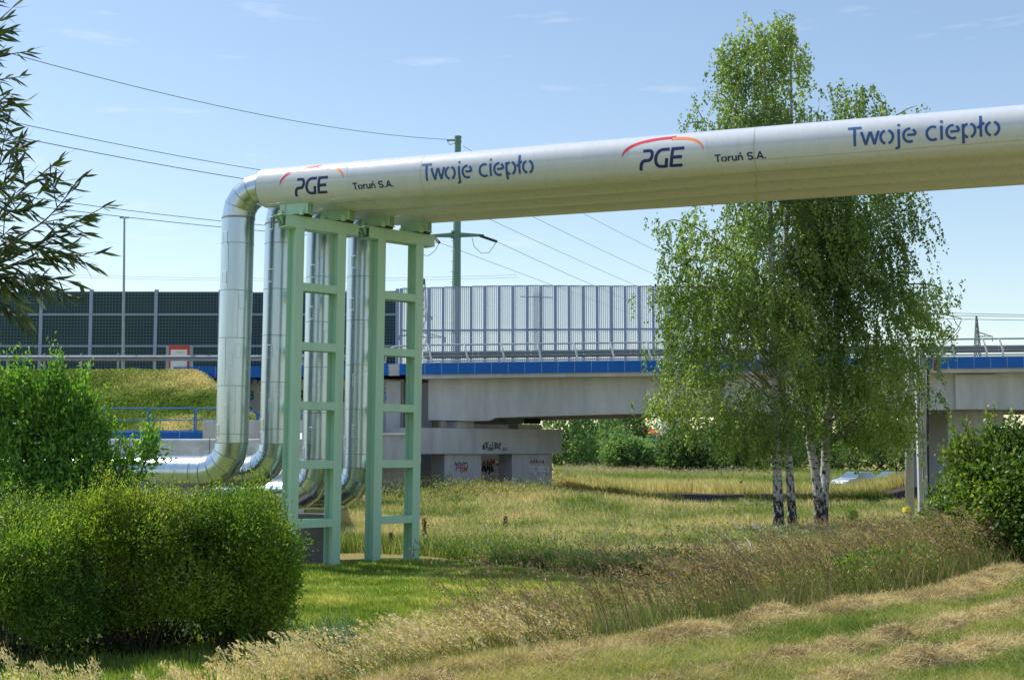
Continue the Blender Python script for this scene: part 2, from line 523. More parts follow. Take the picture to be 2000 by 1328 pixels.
M_navy = paint('lettering_navy', (.022, .026, .17), rough=.4, var=.05)
M_lred = paint('logo_red', (.70, .03, .05), rough=.3, var=.03)
M_lor = paint('logo_orange', (.90, .25, .06), rough=.3, var=.03)

# ------------------------------------------------------------------ stroke lettering
def arc(cx, cy, rx, ry, a0, a1, n=10):
    return [(cx + rx * math.cos(R(a0 + (a1 - a0) * i / n)), cy + ry * math.sin(R(a0 + (a1 - a0) * i / n))) for i in range(n + 1)]

def ribbon(mb, pts, w, fn, maxseg=.08):
    """flat-ended stroke of width w along 2D pts, mapped to 3D with fn(u,v)"""
    q = [pts[0]]
    for a, b in zip(pts[:-1], pts[1:]):
        d = math.dist(a, b); k = max(1, int(d / maxseg))
        for i in range(1, k + 1): q.append((a[0] + (b[0] - a[0]) * i / k, a[1] + (b[1] - a[1]) * i / k))
    q = np.array(q); n = len(q)
    t = np.zeros_like(q); sg = np.diff(q, axis=0); sg /= (np.linalg.norm(sg, axis=1, keepdims=True) + 1e-9)
    L_, R_ = [], []
    for i in range(n):
        if i == 0: nn = np.array([-sg[0][1], sg[0][0]]); k = 1
        elif i == n - 1: nn = np.array([-sg[-1][1], sg[-1][0]]); k = 1
        else:
            tt = sg[i - 1] + sg[i]; tt /= (np.linalg.norm(tt) + 1e-9)
            nn = np.array([-tt[1], tt[0]]); k = 1 / max(.45, nn.dot([-sg[i][1], sg[i][0]]))
        L_.append(q[i] + nn * w * .5 * k); R_.append(q[i] - nn * w * .5 * k)
    vs = []; cols = 3
    for a, b in zip(L_, R_):
        for j in range(cols + 1):
            f = j / cols; c = a + (b - a) * f; vs.append(fn(c[0], c[1]))
    fs = []
    for i in range(n - 1):
        for j in range(cols):
            fs.append((i * (cols + 1) + j, i * (cols + 1) + j + 1, (i + 1) * (cols + 1) + j + 1, (i + 1) * (cols + 1) + j))
    mb.add(vs, fs)

g = 15   # stencil gap in degrees
STENCIL = {
 'T': (.62, [[(0, .95), (.64, .95)], [(.32, .90), (.32, 0)]]),
 'w': (.88, [[(.02, .70), (.22, .03)], [(.22, .03), (.43, .68)], [(.45, .68), (.63, .03)], [(.63, .03), (.84, .70)]]),
 'o': (.72, [arc(.33, .35, .29, .335, 90 + g, 270 - g), arc(.33, .35, .29, .335, -90 + g, 90 - g)]),
 'j': (.34, [[(.17, .70), (.17, -.16)] , arc(.02, -.16, .15, .10, 0, -100, 6), [(.17, .86), (.17, 1.0)]]),
 'e': (.70, [arc(.33, .35, .28, .33, 80, 300), arc(.33, .35, .28, .33, 55, 0, 6), [(.22, .36), (.61, .36)]]),
 'c': (.60, [arc(.33, .35, .29, .335, 60, 305)]),
 'i': (.30, [[(.12, .70), (.12, 0)], [(.12, .86), (.12, 1.0)]]),
 'p': (.74, [[(.10, .70), (.10, -.28)], arc(.36, .35, .28, .335, 160, 100, 5), arc(.36, .35, .28, .335, 75, -75), arc(.36, .35, .28, .335, -100, -165, 5)]),
 'ł': (.34, [[(.15, 1.08), (.15, 0)], [(-.01, .42), (.31, .68)]]),
 ' ': (.38, []),
}
BOLD = {
 'T': (.66, [[(0, .92), (.62, .92)], [(.31, .86), (.31, 0)]]),
 'o': (.66, [arc(.30, .35, .24, .29, 90 + 12, 270 - 12), arc(.30, .35, .24, .29, -90 + 12, 90 - 12)]),
 'r': (.42, [[(.10, .70), (.10, 0)], arc(.34, .36, .22, .27, 160, 85, 5)]),
 'u': (.62, [[(.10, .70), (.10, .25)] + arc(.29, .25, .19, .19, 180, 360, 8)[1:] + [(.48, .70)], [(.48, .30), (.48, 0)]]),
 'ń': (.64, [[(.10, .70), (.10, 0)], [(.10, .40)] + arc(.29, .42, .19, .20, 180, 0, 8)[1:] + [(.48, 0)], [(.26, .84), (.38, 1.04)]]),
 'S': (.72, [arc(.33, .70, .25, .23, 25, 250, 10) + arc(.33, .26, .26, .22, 75, -155, 10)]),
 'A': (.78, [[(.04, 0), (.35, .98)], [(.35, .98), (.66, 0)], [(.16, .30), (.54, .30)]]),
 '.': (.28, [[(.09, 0), (.09, .17)]]),
 ' ': (.34, []),
}
PGE = {
 'P': (1.05, [[(.06, -.08), (.06, .16)] + arc(.32, .16, .26, .27, 180, 90, 8)[1:] + [(.56, .43)] + arc(.56, .68, .25, .25, -90, 90, 10)[1:] + [(.10, .93)]]),
 'G': (1.12, [[(.98, .93), (.48, .93)] + arc(.48, .50, .43, .43, 90, 270, 14)[1:] + [(.86, .07), (.86, .48)]]),
 'E': (1.0, [[(.92, .93), (.10, .93)], [(.10, 1.0), (.10, 0)], [(.18, .50), (.84, .50)], [(.10, .07), (.92, .07)]]),
}
def text(mb, s, font, w, h, fn, u0=0, v0=0, slant=0, squeeze=1.0):
    x = 0
    for ch in s:
        adv, st = font[ch]
        for pl in st:
            pl2 = [(u0 + ((x + a) * squeeze + slant * b) * h, v0 + b * h) for a, b in pl]
            ribbon(mb, pl2, w * h, fn)
        x += adv
    return x * squeeze * h

# ------------------------------------------------------------------ heating pipes
AP = math.atan(F / 7000.0)
PD = np.array([math.cos(AP), -math.sin(AP), 0.0])          # along the pipes, to the right
PN = np.array([-math.sin(AP), -math.cos(AP), 0.0])         # horizontal, towards the camera
FD = np.array([.727, .687, 0.0])                           # along the support frames
FN = np.array([.687, -.727, 0.0])
F0 = np.array([-5.34, 32.0, 0.0])
RP, RE = .495, .405
ZAX = W(572, 363.5, 32.0)[2]
AX = [np.array([F0[0], F0[1], ZAX]) + FD * (1.27 * k) for k in range(4)]   # a point of each axis above its leg
LEAN = .009

def s_at(px, A):
    """axis parameter where pipe axis A crosses photo column px (on the horizon plane is enough)"""
    k = (px - 1000.0) / F
    return (k * A[1] - A[0]) / (PD[0] - k * PD[1])

def elbow_path(c, a, b, r_, n=4):
    """arc from c - a*r to c + b*r ... corner at c, incoming direction a, outgoing b"""
    o = c - a * r_ + b * r_
    P = []
    for i in range(n + 1):
        t = math.pi / 2 * i / n
        P.append(o - b * r_ * math.cos(t) + a * r_ * math.sin(t))
    return P

def lerp(a, b, t): return a + (b - a) * t

def gored(mb, path, r_, n=40, tA=None, tB=None):
    """mitred sheet-metal elbow: straight cylinder gores between mitre planes"""
    N_ = len(path); t = [path[min(i + 1, N_ - 1)] - path[max(i - 1, 0)] for i in range(N_)]
    if tA is not None: t[0] = tA
    if tB is not None: t[-1] = tB
    side = None
    for i in range(N_ - 1):
        d = path[i + 1] - path[i]; d = d / np.linalg.norm(d)
        side = np.array(PN); up = np.cross(d, side); up /= np.linalg.norm(up)
        rings = []
        for j in (i, i + 1):
            nrm = t[j] / np.linalg.norm(t[j]); ring = []
            for k in range(n):
                a = 2 * math.pi * k / n
                q = path[j] + r_ * (math.cos(a) * up + math.sin(a) * side)
                q = q - d * ((q - path[j]).dot(nrm) / d.dot(nrm))
                ring.append(q)
            rings.append(ring)
        mb.add(rings[0] + rings[1], [(k, (k + 1) % n, n + (k + 1) % n, n + k) for k in range(n)])

def band(mb, c, d, r_, wd=.02, n=40):
    d = d / np.linalg.norm(d); mb.tube([c - d * wd, c + d * wd], r_, n, cap=False)

PIPE_LABEL = [
 'frontmost heating pipe, cream with blue lettering and PGE logos on its side',
 'second heating pipe from the front, plain cream, its shiny riser just behind the first',
 'third heating pipe from the front, its shiny riser seen through the first green frame',
 'rearmost heating pipe of the four, its shiny riser between the two green frames']
PIPE_LABEL[0] = 'frontmost heating pipe, cream with blue lettering and arched logos on its side'
zb = [W(455, 922, 32.6)[2], W(534, 922, 33.4)[2], W(617, 967, 34.2)[2], W(697, 967, 35.0)[2]]
riser_px = [459.5, 544, 626, 706]
for k in range(4):
    A = AX[k]
    s_joint = s_at([513, 605, 689, 768][k], A)
    s_r = s_at(riser_px[k], A)
    if k == 0: S0 = s_joint
    base = A + PD * s_r; base = np.array([base[0], base[1], 0])
    t = thing('heating_pipe', PIPE_LABEL[k], 'heating pipe', base, 'heating pipes crossing on green frames')
    J = A + PD * s_joint
    END = A + PD * 34
    mb = MB(); n = 64
    mb.tube([J, END], RP, n, cap=False)
    # end ring face
    ring_in = MB()
    sec = mb.build('insulated_section', M_clad, t, smooth=True)
    cap = MB(); cap.tube([J - PD * .004, J + PD * .03], RP - .003, 48); cap.build('end_ring', M_clad_seam, t)
    sm = MB()
    for q in (835, 1487, 2080):
        band(sm, A + PD * s_at(q, A), PD, RP + .004, .012 if q > 900 else .006, 64)
    sm.build('sheet_seam', M_clad_seam, sec)
    # elbow up at the left end, riser, elbow down, run on the ground
    corner = A + PD * s_r
    re = .72
    top = corner.copy()
    lowc = np.array([corner[0] - LEAN * (A[2] - zb[k]), corner[1], zb[k]])
    e1 = elbow_path(top, np.array([0, 0, 1.]), PD, re)
    e2 = elbow_path(lowc, PD, np.array([0, 0, 1.]), re)
    UP3 = np.array([0, 0, 1.])
    mbe = MB(); gored(mbe, e1, RE, tA=UP3, tB=PD); gored(mbe, [e1[-1], J + PD * .02], RE)
    el = mbe.build('top_elbow', M_alu, t, auto=25)
    se = MB()
    for i in range(len(e1)):
        d = UP3 if i == 0 else PD if i == len(e1) - 1 else e1[i + 1] - e1[i - 1]; band(se, e1[i], d, RE + (.012 if i in (0, len(e1) - 1) else .007), .009 if i else .02)
    se.build('elbow_seam', M_alu_seam, el)
    mr = MB(); gored(mr, [e2[-1], e1[0]], RE, tA=UP3, tB=UP3); ri = mr.build('riser', M_alu, t, auto=25)
    L0, L1 = e2[-1], e1[0]; Hh = L1[2] - L0[2]
    ss = MB(); z = .22 + .15 * (k % 2)
    rgp = random.Random(k + 3); joints = []
    while z < Hh - .1:
        band(ss, lerp(L0, L1, z / Hh), L1 - L0, RE + .007, .007); joints.append(z); z += 1.19
    band(ss, lerp(L0, L1, .998), L1 - L0, RE + .012, .014)
    # vertical lap seam, staggered per course
    for q, zj in enumerate(joints[:-1]):
        a = R(70 + 40 * (q % 2)); nrm = math.cos(a) * np.array([1., 0, 0]) - math.sin(a) * np.array([0, 1., 0])
        c = lerp(L0, L1, (zj + .59) / Hh) + nrm * (RE + .001)
        ss.box(c, (.003, .003, .59), (np.cross(nrm, [0, 0, 1.]), nrm, np.array([0, 0, 1.])))
    ss.build('riser_seam', M_alu_seam, ri)
    for q, (zz, ang) in enumerate([(.28, 35), (.75, 80), (1.05, 100), (1.95, 78), (2.35, 110), (3.5, 130), (4.1, 60), (5.6, 95), (5.2, 55), (6.5, 95)]):
        if zz > Hh - .3: continue
        a = R(180 - ang + rgp.uniform(-8, 8)); zz += rgp.uniform(-.15, .15) + (.3 if k % 2 else 0)
        c0 = lerp(L0, L1, zz / Hh)
        def onr(u, v, o=.004): return c0 + (RE + o) * (math.cos(a + u) * np.array([1., 0, 0]) - math.sin(a + u) * np.array([0, 1., 0])) + np.array([0, 0, v])
        pm = MB(); du, dv = .17, .16
        g_ = [[onr(-du + 2 * du * i / 6, -dv if j == 0 else dv, .006) for i in range(7)] for j in range(2)]
        pm.add(g_[0] + g_[1], [(i, i + 1, 8 + i, 7 + i) for i in range(6)])
        pm.cur = 1
        for i in range(6):
            for vv in (-dv, dv): pm.tube([onr(-du + 2 * du * i / 6, vv, .006), onr(-du + 2 * du * (i + 1) / 6, vv, .006)], .005, 4)
        for uu in (-du, du): pm.tube([onr(uu, -dv, .006), onr(uu, dv, .006)], .005, 4)
        pm.build('cladding_patch', [M_alu, M_alu_patch], ri)
    mb2 = MB(); gored(mb2, e2, RE, tA=PD, tB=UP3); e2o = mb2.build('bottom_elbow', M_alu, t, auto=25)
    se = MB()
    for i in range(len(e2)):
        d = PD if i == 0 else UP3 if i == len(e2) - 1 else e2[i + 1] - e2[i - 1]; band(se, e2[i], d, RE + (.012 if i in (0, len(e2) - 1) else .007), .009)
    se.build('elbow_seam', M_alu_seam, e2o)
    mg = MB(); run_end = e2[0] - PD * 16.0
    gored(mg, [run_end, e2[0]], RE); gr = mg.build('ground_run', M_alu, t, auto=25)
    sg = MB()
    for q in range(1, 14): band(sg, e2[0] - PD * (q * 1.19 - .9), PD, RE + .007, .007)
    sg.build('run_seam', M_alu_seam, gr)
    # low concrete-and-steel pipe shoes under the run
    for q in (1.6, 5.2, 8.8):
        shm = MB()
        c = e2[0] - PD * q
        gz = float(terr(c[0], c[1]))
        shm.hexa([np.array([*(c[:2] + sx * PD[:2] * .2 + sy * PN[:2] * .45), zz]) for zz in (gz - .3, c[2] - RE - .002) for sx, sy in ((-1, -1), (1, -1), (1, 1), (-1, 1))])
        shm.build('pipe_shoe', M_oldconc, t)
    if k == 0:
        THE_PIPE = t; THE_SEC = sec

A0 = AX[0]
def on_pipe(off):
    def fn(u, v):
        a = v / RP
        q = A0 + PD * u + (RP + off) * (math.cos(a) * PN + math.sin(a) * np.array([0, 0, 1.]))
        return q
    return fn
TX = on_pipe(.006)
def v_of(px, py):
    """arc-length coordinate of photo pixel on the front pipe"""
    s = s_at(px, A0); c = A0 + PD * s
    best = min(range(-80, 90), key=lambda d: abs(proj(c + RP * (math.cos(R(d)) * PN + math.sin(R(d)) * np.array([0, 0, 1.])))[1] - py))
    return RP * R(best)
def proj(p):
    d = np.asarray(p) - EYE; c, s = math.cos(PITCH), math.sin(PITCH)
    zc = c * d[1] + s * d[2]; yc = -s * d[1] + c * d[2]
    return 1000 + F * d[0] / zc, 664 - F * yc / zc
def s_on(px, v):
    s = s_at(px, A0)
    for _ in range(6):
        q = proj(TX(s, v))[0]; s += (px - q) / (F * .94 / 31.0)
    return s

for q, (lx0, lx1, pl, pr, tl, tr, wl_, wr, ys) in enumerate([
        (546, 671, 574, 641, 689, 768, 823, 1040, (363, 323, 348, 350, 382, 358, 371, 322, 355)),
        (1215, 1374, 1248, 1337, 1396, 1496, 1656, 1951, (307, 267, 293, 294, 331, 303, 317, 251, 288))]):
    ya, yt, yb, p0, p1, t0, t1, w0, w1 = ys
    # round-cornered clear sticker behind the mark
    va, vb = v_of(pr, yb + 28), v_of(pr, yt + 8)
    sa, sb = s_on(pl - 20, 0), s_on(lx1 + 6, 0)
    st = MB(); f_ = on_pipe(.003); nn = 12; mm = 10
    st.add([f_(sa + (sb - sa) * i / mm, va + (vb - va) * j / nn) for j in range(nn + 1) for i in range(mm + 1)],
           [(j * (mm + 1) + i, j * (mm + 1) + i + 1, (j + 1) * (mm + 1) + i + 1, (j + 1) * (mm + 1) + i) for j in range(nn) for i in range(mm)])
    st.build('logo_sticker', M_decal, THE_SEC, smooth=True)
    # rising arc in red, falling arc in orange, tapered at the outer ends
    def arcmark(x0, y0, x1, y1, w_in, w_out, mat, nm, rising, arrow):
        u0, v0_ = s_on(x0, v_of(x0, y0)), v_of(x0, y0); u1, v1_ = s_on(x1, v_of(x1, y1)), v_of(x1, y1)
        a = MB(); N_ = 28; top_, bot_ = [], []
        for i in range(N_ + 1):
            f = i / N_; th = f * math.pi / 2
            if rising: u = u0 + (u1 - u0) * (1 - math.cos(th * .96)) / (1 - math.cos(math.pi / 2 * .96)); v = v0_ + (v1_ - v0_) * math.sin(th)
            else: u = u0 + (u1 - u0) * math.sin(th); v = v1_ + (v0_ - v1_) * math.cos(th)
            ww = w_out + (w_in - w_out) * (f if rising else 1 - f)
            top_.append((u, v)); bot_.append((u, v - ww))
        if arrow:      # pointed head where the two arcs meet
            top_.append((u1 + .10, v1_ + .015)); bot_.append((u1 + .02, v1_ - .16))
        vs = [TX(*p) for p in top_] + [TX(*p) for p in bot_]; n_ = len(top_)
        a.add(vs, [(i, i + 1, n_ + i + 1, n_ + i) for i in range(n_ - 1)])
        a.build(nm, mat, THE_SEC, smooth=True)
    midx = lx0 + (lx1 - lx0) * .62
    arcmark(lx0, ya, midx, yt + 1, .10, .07, M_lred, 'logo_arc', True, True)
    arcmark(midx + 3, yt + 3, lx1, yb, .09, .06, M_lor, 'logo_arc', False, False)
    for (x0, x1, yt_, yb_, s_, fnt, wd, mat, sl, nm) in (
            (pl, pr, p0, p1, 'PGE', PGE, .17, M_navy, .18, 'logo_letters'),
            (tl, tr, t0, t1, 'Toruń S.A.', BOLD, .205, M_navy, 0, 'town_lettering'),
            (wl_, wr, w0, w1, 'Twoje ciepło', STENCIL, .132, M_txt, 0, 'slogan_lettering')):
        xm = x0 + (8 if q == 0 else 12)
        vb_, vt_ = v_of(xm, yb_), v_of(xm, yt_)
        hgt = vt_ - vb_
        u0, u1 = s_on(x0, (vb_ + vt_) / 2), s_on(x1, (vb_ + vt_) / 2)
        total = sum(fnt[c][0] for c in s_) - .1
        sq = ((u1 - u0) / hgt - sl) / total
        m = MB(); text(m, s_, fnt, wd, hgt, TX, u0, vb_, sl, sq)
        m.build(nm, mat, THE_SEC, smooth=True)
# lap seam of the cladding along the lower side
lap = MB()
s0, s1 = s_at(1495, A0), 30
for i in range(30):
    a, b = s0 + (s1 - s0) * i / 30, s0 + (s1 - s0) * (i + 1) / 30
    f0, f1 = on_pipe(.004), on_pipe(.004)
    lap.add([f0(a, -.33), f0(b, -.33), f0(b, -.345), f0(a, -.345)], [(0, 1, 2, 3)])
lap.build('lap_seam', M_clad_seam, THE_SEC)

# ------------------------------------------------------------------ green support frames
ZB_TOP = W(574.5, 424.0, 32.0)[2]
def hcol(mb, c0, c1, wf, dp, tf=.022, tw=.016):
    """H section from c0 up to c1, flanges parallel to the frame plane"""
    for sgn in (-1, 1):
        o = FN * sgn * (dp / 2 - tf / 2)
        P = [c + o + sx * FD * wf / 2 + sy * FN * tf / 2 for c in (c0, c1) for sx, sy in ((-1, -1), (1, -1), (1, 1), (-1, 1))]
        mb.hexa(P)
    P = [c + sx * FD * tw / 2 + sy * FN * (dp / 2 - tf) for c in (c0, c1) for sx, sy in ((-1, -1), (1, -1), (1, 1), (-1, 1))]
    mb.hexa(P)

FRL = ['green steel support frame on the left, its near leg hidden in the hedge', 'green steel support frame on the right, standing clear on the lawn']
for fi in range(2):
    ta, tb = 2.54 * fi, 2.54 * fi + 1.27
    base = F0 + FD * (ta + tb) / 2
    t = thing('support_frame', FRL[fi], 'support frame', (base[0] - LEAN * 7.5, base[1], 0), 'green steel frames carrying the pipes')
    lean = lambda z: np.array([-LEAN * (ZB_TOP - z), 0, 0])
    zt = ZB_TOP - .30
    for tt in (ta, tb):
        q = F0 + FD * tt
        m = MB(); hcol(m, np.array([q[0], q[1], -.1]) + lean(-.1), np.array([q[0], q[1], zt]) + lean(zt), .25, .36)
        col = m.build('column', M_green, t)
        gz = float(terr(q[0] + lean(0)[0], q[1]))
        m = MB(); m.box(np.array([q[0], q[1], gz - .02]) + lean(0), (.22, .26, .05), (FD, FN, np.array([0, 0, 1.])))
        m.build('footing', M_oldconc, t)
    for zr in [W(627, y_, 32.5)[2] for y_ in (565, 679, 793, 907, 1021)]:
        m = MB()
        qa = F0 + FD * (ta + .128); qb = F0 + FD * (tb - .128)
        h = .10
        for (o, th, hh) in ((.169, .011, h), (-.169, .011, h)):
            P = [np.array([q[0], q[1], zr + sz * hh]) + lean(zr) + FN * (o + sy * th) for sz in (-1, 1) for q, sy in ((qa, 1), (qb, 1), (qb, -1), (qa, -1))]
            m.hexa(P)
        P = [np.array([q[0], q[1], zr + .094 * 0 + sz * .008]) + lean(zr) + FN * sy * .157 for sz in (-1, 1) for q, sy in ((qa, 1), (qb, 1), (qb, -1), (qa, -1))]
        m.hexa(P)
        m.build('rung', M_green, t)
    # crossbeam
    m = MB()
    a, b = F0 + FD * (ta - .42), F0 + FD * (tb + .50)
    def slab(z0, z1, dpt, a=a, b=b):
        P = [np.array([q[0], q[1], z]) + FN * sy * dpt for z in (z0, z1) for q, sy in ((a, 1), (b, 1), (b, -1), (a, -1))]
        m.hexa(P)
    slab(zt, zt + .025, .19); slab(ZB_TOP - .025, ZB_TOP, .20)
    for o in (.165, -.165):
        P = [np.array([q[0], q[1], z]) + FN * (o + sy * .012) for z in (zt + .025, ZB_TOP - .025) for q, sy in ((a, 1), (b, 1), (b, -1), (a, -1))]
        m.hexa(P)
    m.build('crossbeam', M_green, t)
    m = MB()   # stiffened end bracket under the near end
    for o in (-.13, .02):
        m.prism([np.array([*(a[:2] - FD[:2] * .003 + FN[:2] * o), ZB_TOP - .03]), np.array([*(a[:2] - FD[:2] * .13 + FN[:2] * o), ZB_TOP - .03]), np.array([*(a[:2] - FD[:2] * .003 + FN[:2] * o), ZB_TOP - .22])], FN * .014)
    m.hexa([np.array([q[0], q[1], z]) + FN * sy * .20 for z in (ZB_TOP - .028, ZB_TOP - .006) for q, sy in ((a - FD * .16, 1), (a - FD * .003, 1), (a - FD * .003, -1), (a - FD * .16, -1))])
    m.build('end_bracket', M_green, t)
    for kk in (2 * fi, 2 * fi + 1):
        A = AX[kk]; zp = A[2] - RP
        q0 = np.array([A[0], A[1], ZB_TOP]) ; up = np.array([0, 0, 1.])
        pd = MB(); pd.box(q0 + up * .022, (.36, .15, .02), (PD, PN, up)); sd = pd.build('sliding_pad', M_black, t)
        m = MB()
        m.box(q0 + up * .054, (.40, .17, .012), (PD, PN, up))
        for o in (-.14, 0, .14):     # fins along the pipe, cut to its curve
            P = []
            zc = A[2] - math.sqrt(RP ** 2 - o ** 2) + .004
            m.hexa([q0 + PD * sx * .39 + PN * (o + sy * .008) + up * hz for hz in (.066, zc - ZB_TOP) for sx, sy in ((-1, -1), (1, -1), (1, 1), (-1, 1))])
        for sx in (-.24, .30):       # cross plates, upper edge a circular arc
            arcp = [q0 + PD * sx + PN * o + up * (A[2] - math.sqrt(RP ** 2 - o ** 2) - ZB_TOP + .003) for o in np.linspace(.17, -.17, 9)]
            m.prism([q0 + PD * sx - PN * .17 + up * .066, q0 + PD * sx + PN * .17 + up * .066] + arcp, PD * .012)
        for sy in (-1, 1):           # guide blocks
            m.box(q0 - PD * .33 + PN * sy * .215 + up * .075, (.05, .03, .07), (PD, PN, up))
            m.box(q0 + PD * .25 + PN * sy * .215 + up * .075, (.05, .03, .07), (PD, PN, up))
        m.build('saddle', M_green, t)
bl = MB()   # concrete block behind the left frame
p = W(618, 1095, 33.8); bl.box((p[0] - .35, p[1], .55), (.75, .5, .75)); o = bl.build('concrete_block', paint('dark_stained_concrete', (.17, .155, .145), rough=.9, var=.3, scale=2, bump=.4), bevel=.03, loc=(p[0], p[1], 0))
tag(o, 'dark concrete foundation block behind the legs of the left green frame', 'concrete block')
# ------------------------------------------------------------------ road bridge
YB = 74.0
_px = np.array([-400, 370, 500, 830, 1300, 2000, 2700.]); _py = np.array([717, 716.5, 716, 709.5, 704, 696.5, 690.])
_bx = np.array([W(a, b, YB)[0] for a, b in zip(_px, _py)]); _bz = np.array([W(a, b, YB)[2] for a, b in zip(_px, _py)])
zf = lambda x: float(np.interp(x, _bx, _bz))
X = lambda px, Y=YB: W(px, 880, Y)[0]
Zp = lambda py, Y=YB: W(1000, py, Y)[2]
bridge = thing('road_bridge', 'concrete road bridge with blue edge panels spanning the meadow', 'bridge', (X(1400), YB, 0))

def strip(mb, x0, x1, y0, y1, zb, zt, step=3.0):
    """beam following the road's grade; zb, zt are offsets from the fascia top"""
    xs = np.linspace(x0, x1, max(2, int(abs(x1 - x0) / step) + 1))
    for a, b in zip(xs[:-1], xs[1:]):
        mb.hexa([(x, y, zf(x) + o) for o in (zb, zt) for x, y in ((a, y0), (b, y0), (b, y1), (a, y1))])
xa, xg0, xg1, xe = X(335), X(757), X(779), X(2650)
m = MB(); strip(m, xa, xe, YB + .06, 89, -.40, -.06); m.build('deck_slab', M_girder, bridge)
m = MB(); strip(m, xa, xe, YB + .9, 88, -.055, -.02); m.build('road_surface', M_asphalt, bridge)
for a, b in ((xa, xg0), (xg1, xe)):
    m = MB(); strip(m, a, b, YB, YB + .055, -.63, 0); fo = m.build('edge_panels', M_blue, bridge)
    m = MB(); x = a + .5
    while x < b:
        m.box((x, YB - .002, zf(x) - .315), (.012, .004, .313)); x += .945
    m.build('panel_joint', M_joint, fo)
m = MB(); strip(m, xg0, xg1, YB + .10, YB + .3, -.66, -.0); m.build('expansion_joint', M_conc, bridge)
m = MB(); strip(m, X(805), xe, YB + .12, YB + 1.1, -.86, -.42); m.build('deck_edge', M_girder, bridge)
# main girder with a curved soffit
def girder(y0, y1, nm, px0=836):
    m = MB(); pts = [(px0, 741, 820), (px0 + 88, 740, 822), (px0 + 120, 740, 821), (px0 + 132, 739.5, 815.5), (1050, 738, 813), (1200, 736, 809), (1350, 734, 806), (1700, 731, 802), (1860, 729, 800), (2060, 727, 800), (2500, 723, 796)]
    P = [(X(a, YB + 1.1), Zp(b, YB + 1.1), Zp(c, YB + 1.1)) for a, b, c in pts]
    for p, q in zip(P[:-1], P[1:]):
        m.hexa([(p[0], y0, p[2]), (q[0], y0, q[2]), (q[0], y1, q[2]), (p[0], y1, p[2]), (p[0], y0, p[1] + .06), (q[0], y0, q[1] + .06), (q[0], y1, q[1] + .06), (p[0], y1, p[1] + .06)])
    return m.build(nm, M_girder, bridge)
girder(YB + 1.1, YB + 4.2, 'girder'); girder(YB + 9.6, YB + 12.6, 'girder', 900)
m = MB(); m.box(((X(1868, YB + 1) + X(1951, YB + 1)) / 2, YB + 1.3, (Zp(729) + Zp(799)) / 2), ((X(1951) - X(1868)) / 2, .4, (Zp(729) - Zp(799)) / 2 - .03))
m.build('girder_diaphragm', M_girder, bridge)
# abutment on the left
x0, x1 = X(300), X(786, 76)
m = MB(); m.box(((x0 + x1) / 2, 82, 3.4), ((x1 - x0) / 2, 5.6, 3.66)); ab = m.build('abutment', M_conc, bridge)
m = MB(); m.box((X(769, 76), 76.0, 3.6), (X(783, 76) - X(769, 76), .5, 3.3)); m.build('abutment_pilaster', M_conc, bridge)
m = MB(); m.box(((x1 + X(836)) / 2, 83, 3.4), ((X(836) - x1) / 2 - .003, 5.5, 3.5)); m.build('backwall', M_conc, bridge)
# pier cap: a beam running obliquely under the bridge
def quadbeam(mb, pA, pB, yA, yB, topA, topB, botA, botB, thick):
    a0, a1 = W(pA, topA, yA), W(pA, botA, yA); b0, b1 = W(pB, topB, yB), W(pB, botB, yB)
    d = np.array([b0[0] - a0[0], b0[1] - a0[1], 0]); d /= np.linalg.norm(d); nn = np.array([-d[1], d[0], 0]) * thick
    z0 = (a1[2] + b1[2]) / 2; z1 = (a0[2] + b0[2]) / 2
    P = [np.array([a0[0], a0[1], z0]), np.array([b0[0], b0[1], z0]), np.array([b0[0], b0[1], z0]) + nn, np.array([a0[0], a0[1], z0]) + nn]
    mb.hexa(P + [p + np.array([0, 0, z1 - z0]) for p in P])
YC0, YC1 = 73.0, 80.0
m = MB(); quadbeam(m, 800, 1097, YC0, YC1, 832, 842, 886, 886, 1.9); m.build('pier_cap', M_conc, bridge)
def ycap(px): return YC0 + (YC1 - YC0) * (px - 800) / 297
for (pa, pb, tk) in ((868, 940, 1.3), (1000, 1078, 1.3)):
    m = MB(); quadbeam(m, pa, pb, ycap(pa) + .25, ycap(pb) + .25, 885.8, 885.8, 975, 975, tk); m.build('pier_column', M_conc, bridge)
m = MB(); quadbeam(m, 893, 925, ycap(893) + .3, ycap(925) + .3, 823, 823, 836, 837, 1.0); m.build('bearing_block', M_conc, bridge)
m = MB(); quadbeam(m, 1012, 1058, ycap(1012) + .4, ycap(1058) + .5, 829, 829, 842, 842, .9); m.build('bearing_block', M_girder, bridge)
m = MB(); m.box((X(1040, 81), 81.5, Zp(822, 81.5)), (.5, .4, .16)); m.build('bearing', M_black, bridge)
m = MB(); m.box(((X(795, 90) + X(1010, 90)) / 2, 90.3, 2.3), ((X(1010, 90) - X(795, 90)) / 2, .3, 2.6)); bw = m.build('rear_wall', M_conc, bridge)
# right-hand pier
m = MB(); m.box((X(1905, 78), 80, 2.9), (X(1960, 78) - X(1905, 78), 2.2, 3.0)); m.build('pier_column', M_conc, bridge)
m = MB(); m.box((X(1900, 77), 79.0, 1.6), (X(1960, 77) - X(1897, 77) , 3.4, .95)); m.build('pier_footing', M_conc, bridge)
m = MB(); m.box((X(2500), 82, 3.4), (2.5, 6, 4.0)); m.build('abutment', M_conc, bridge)

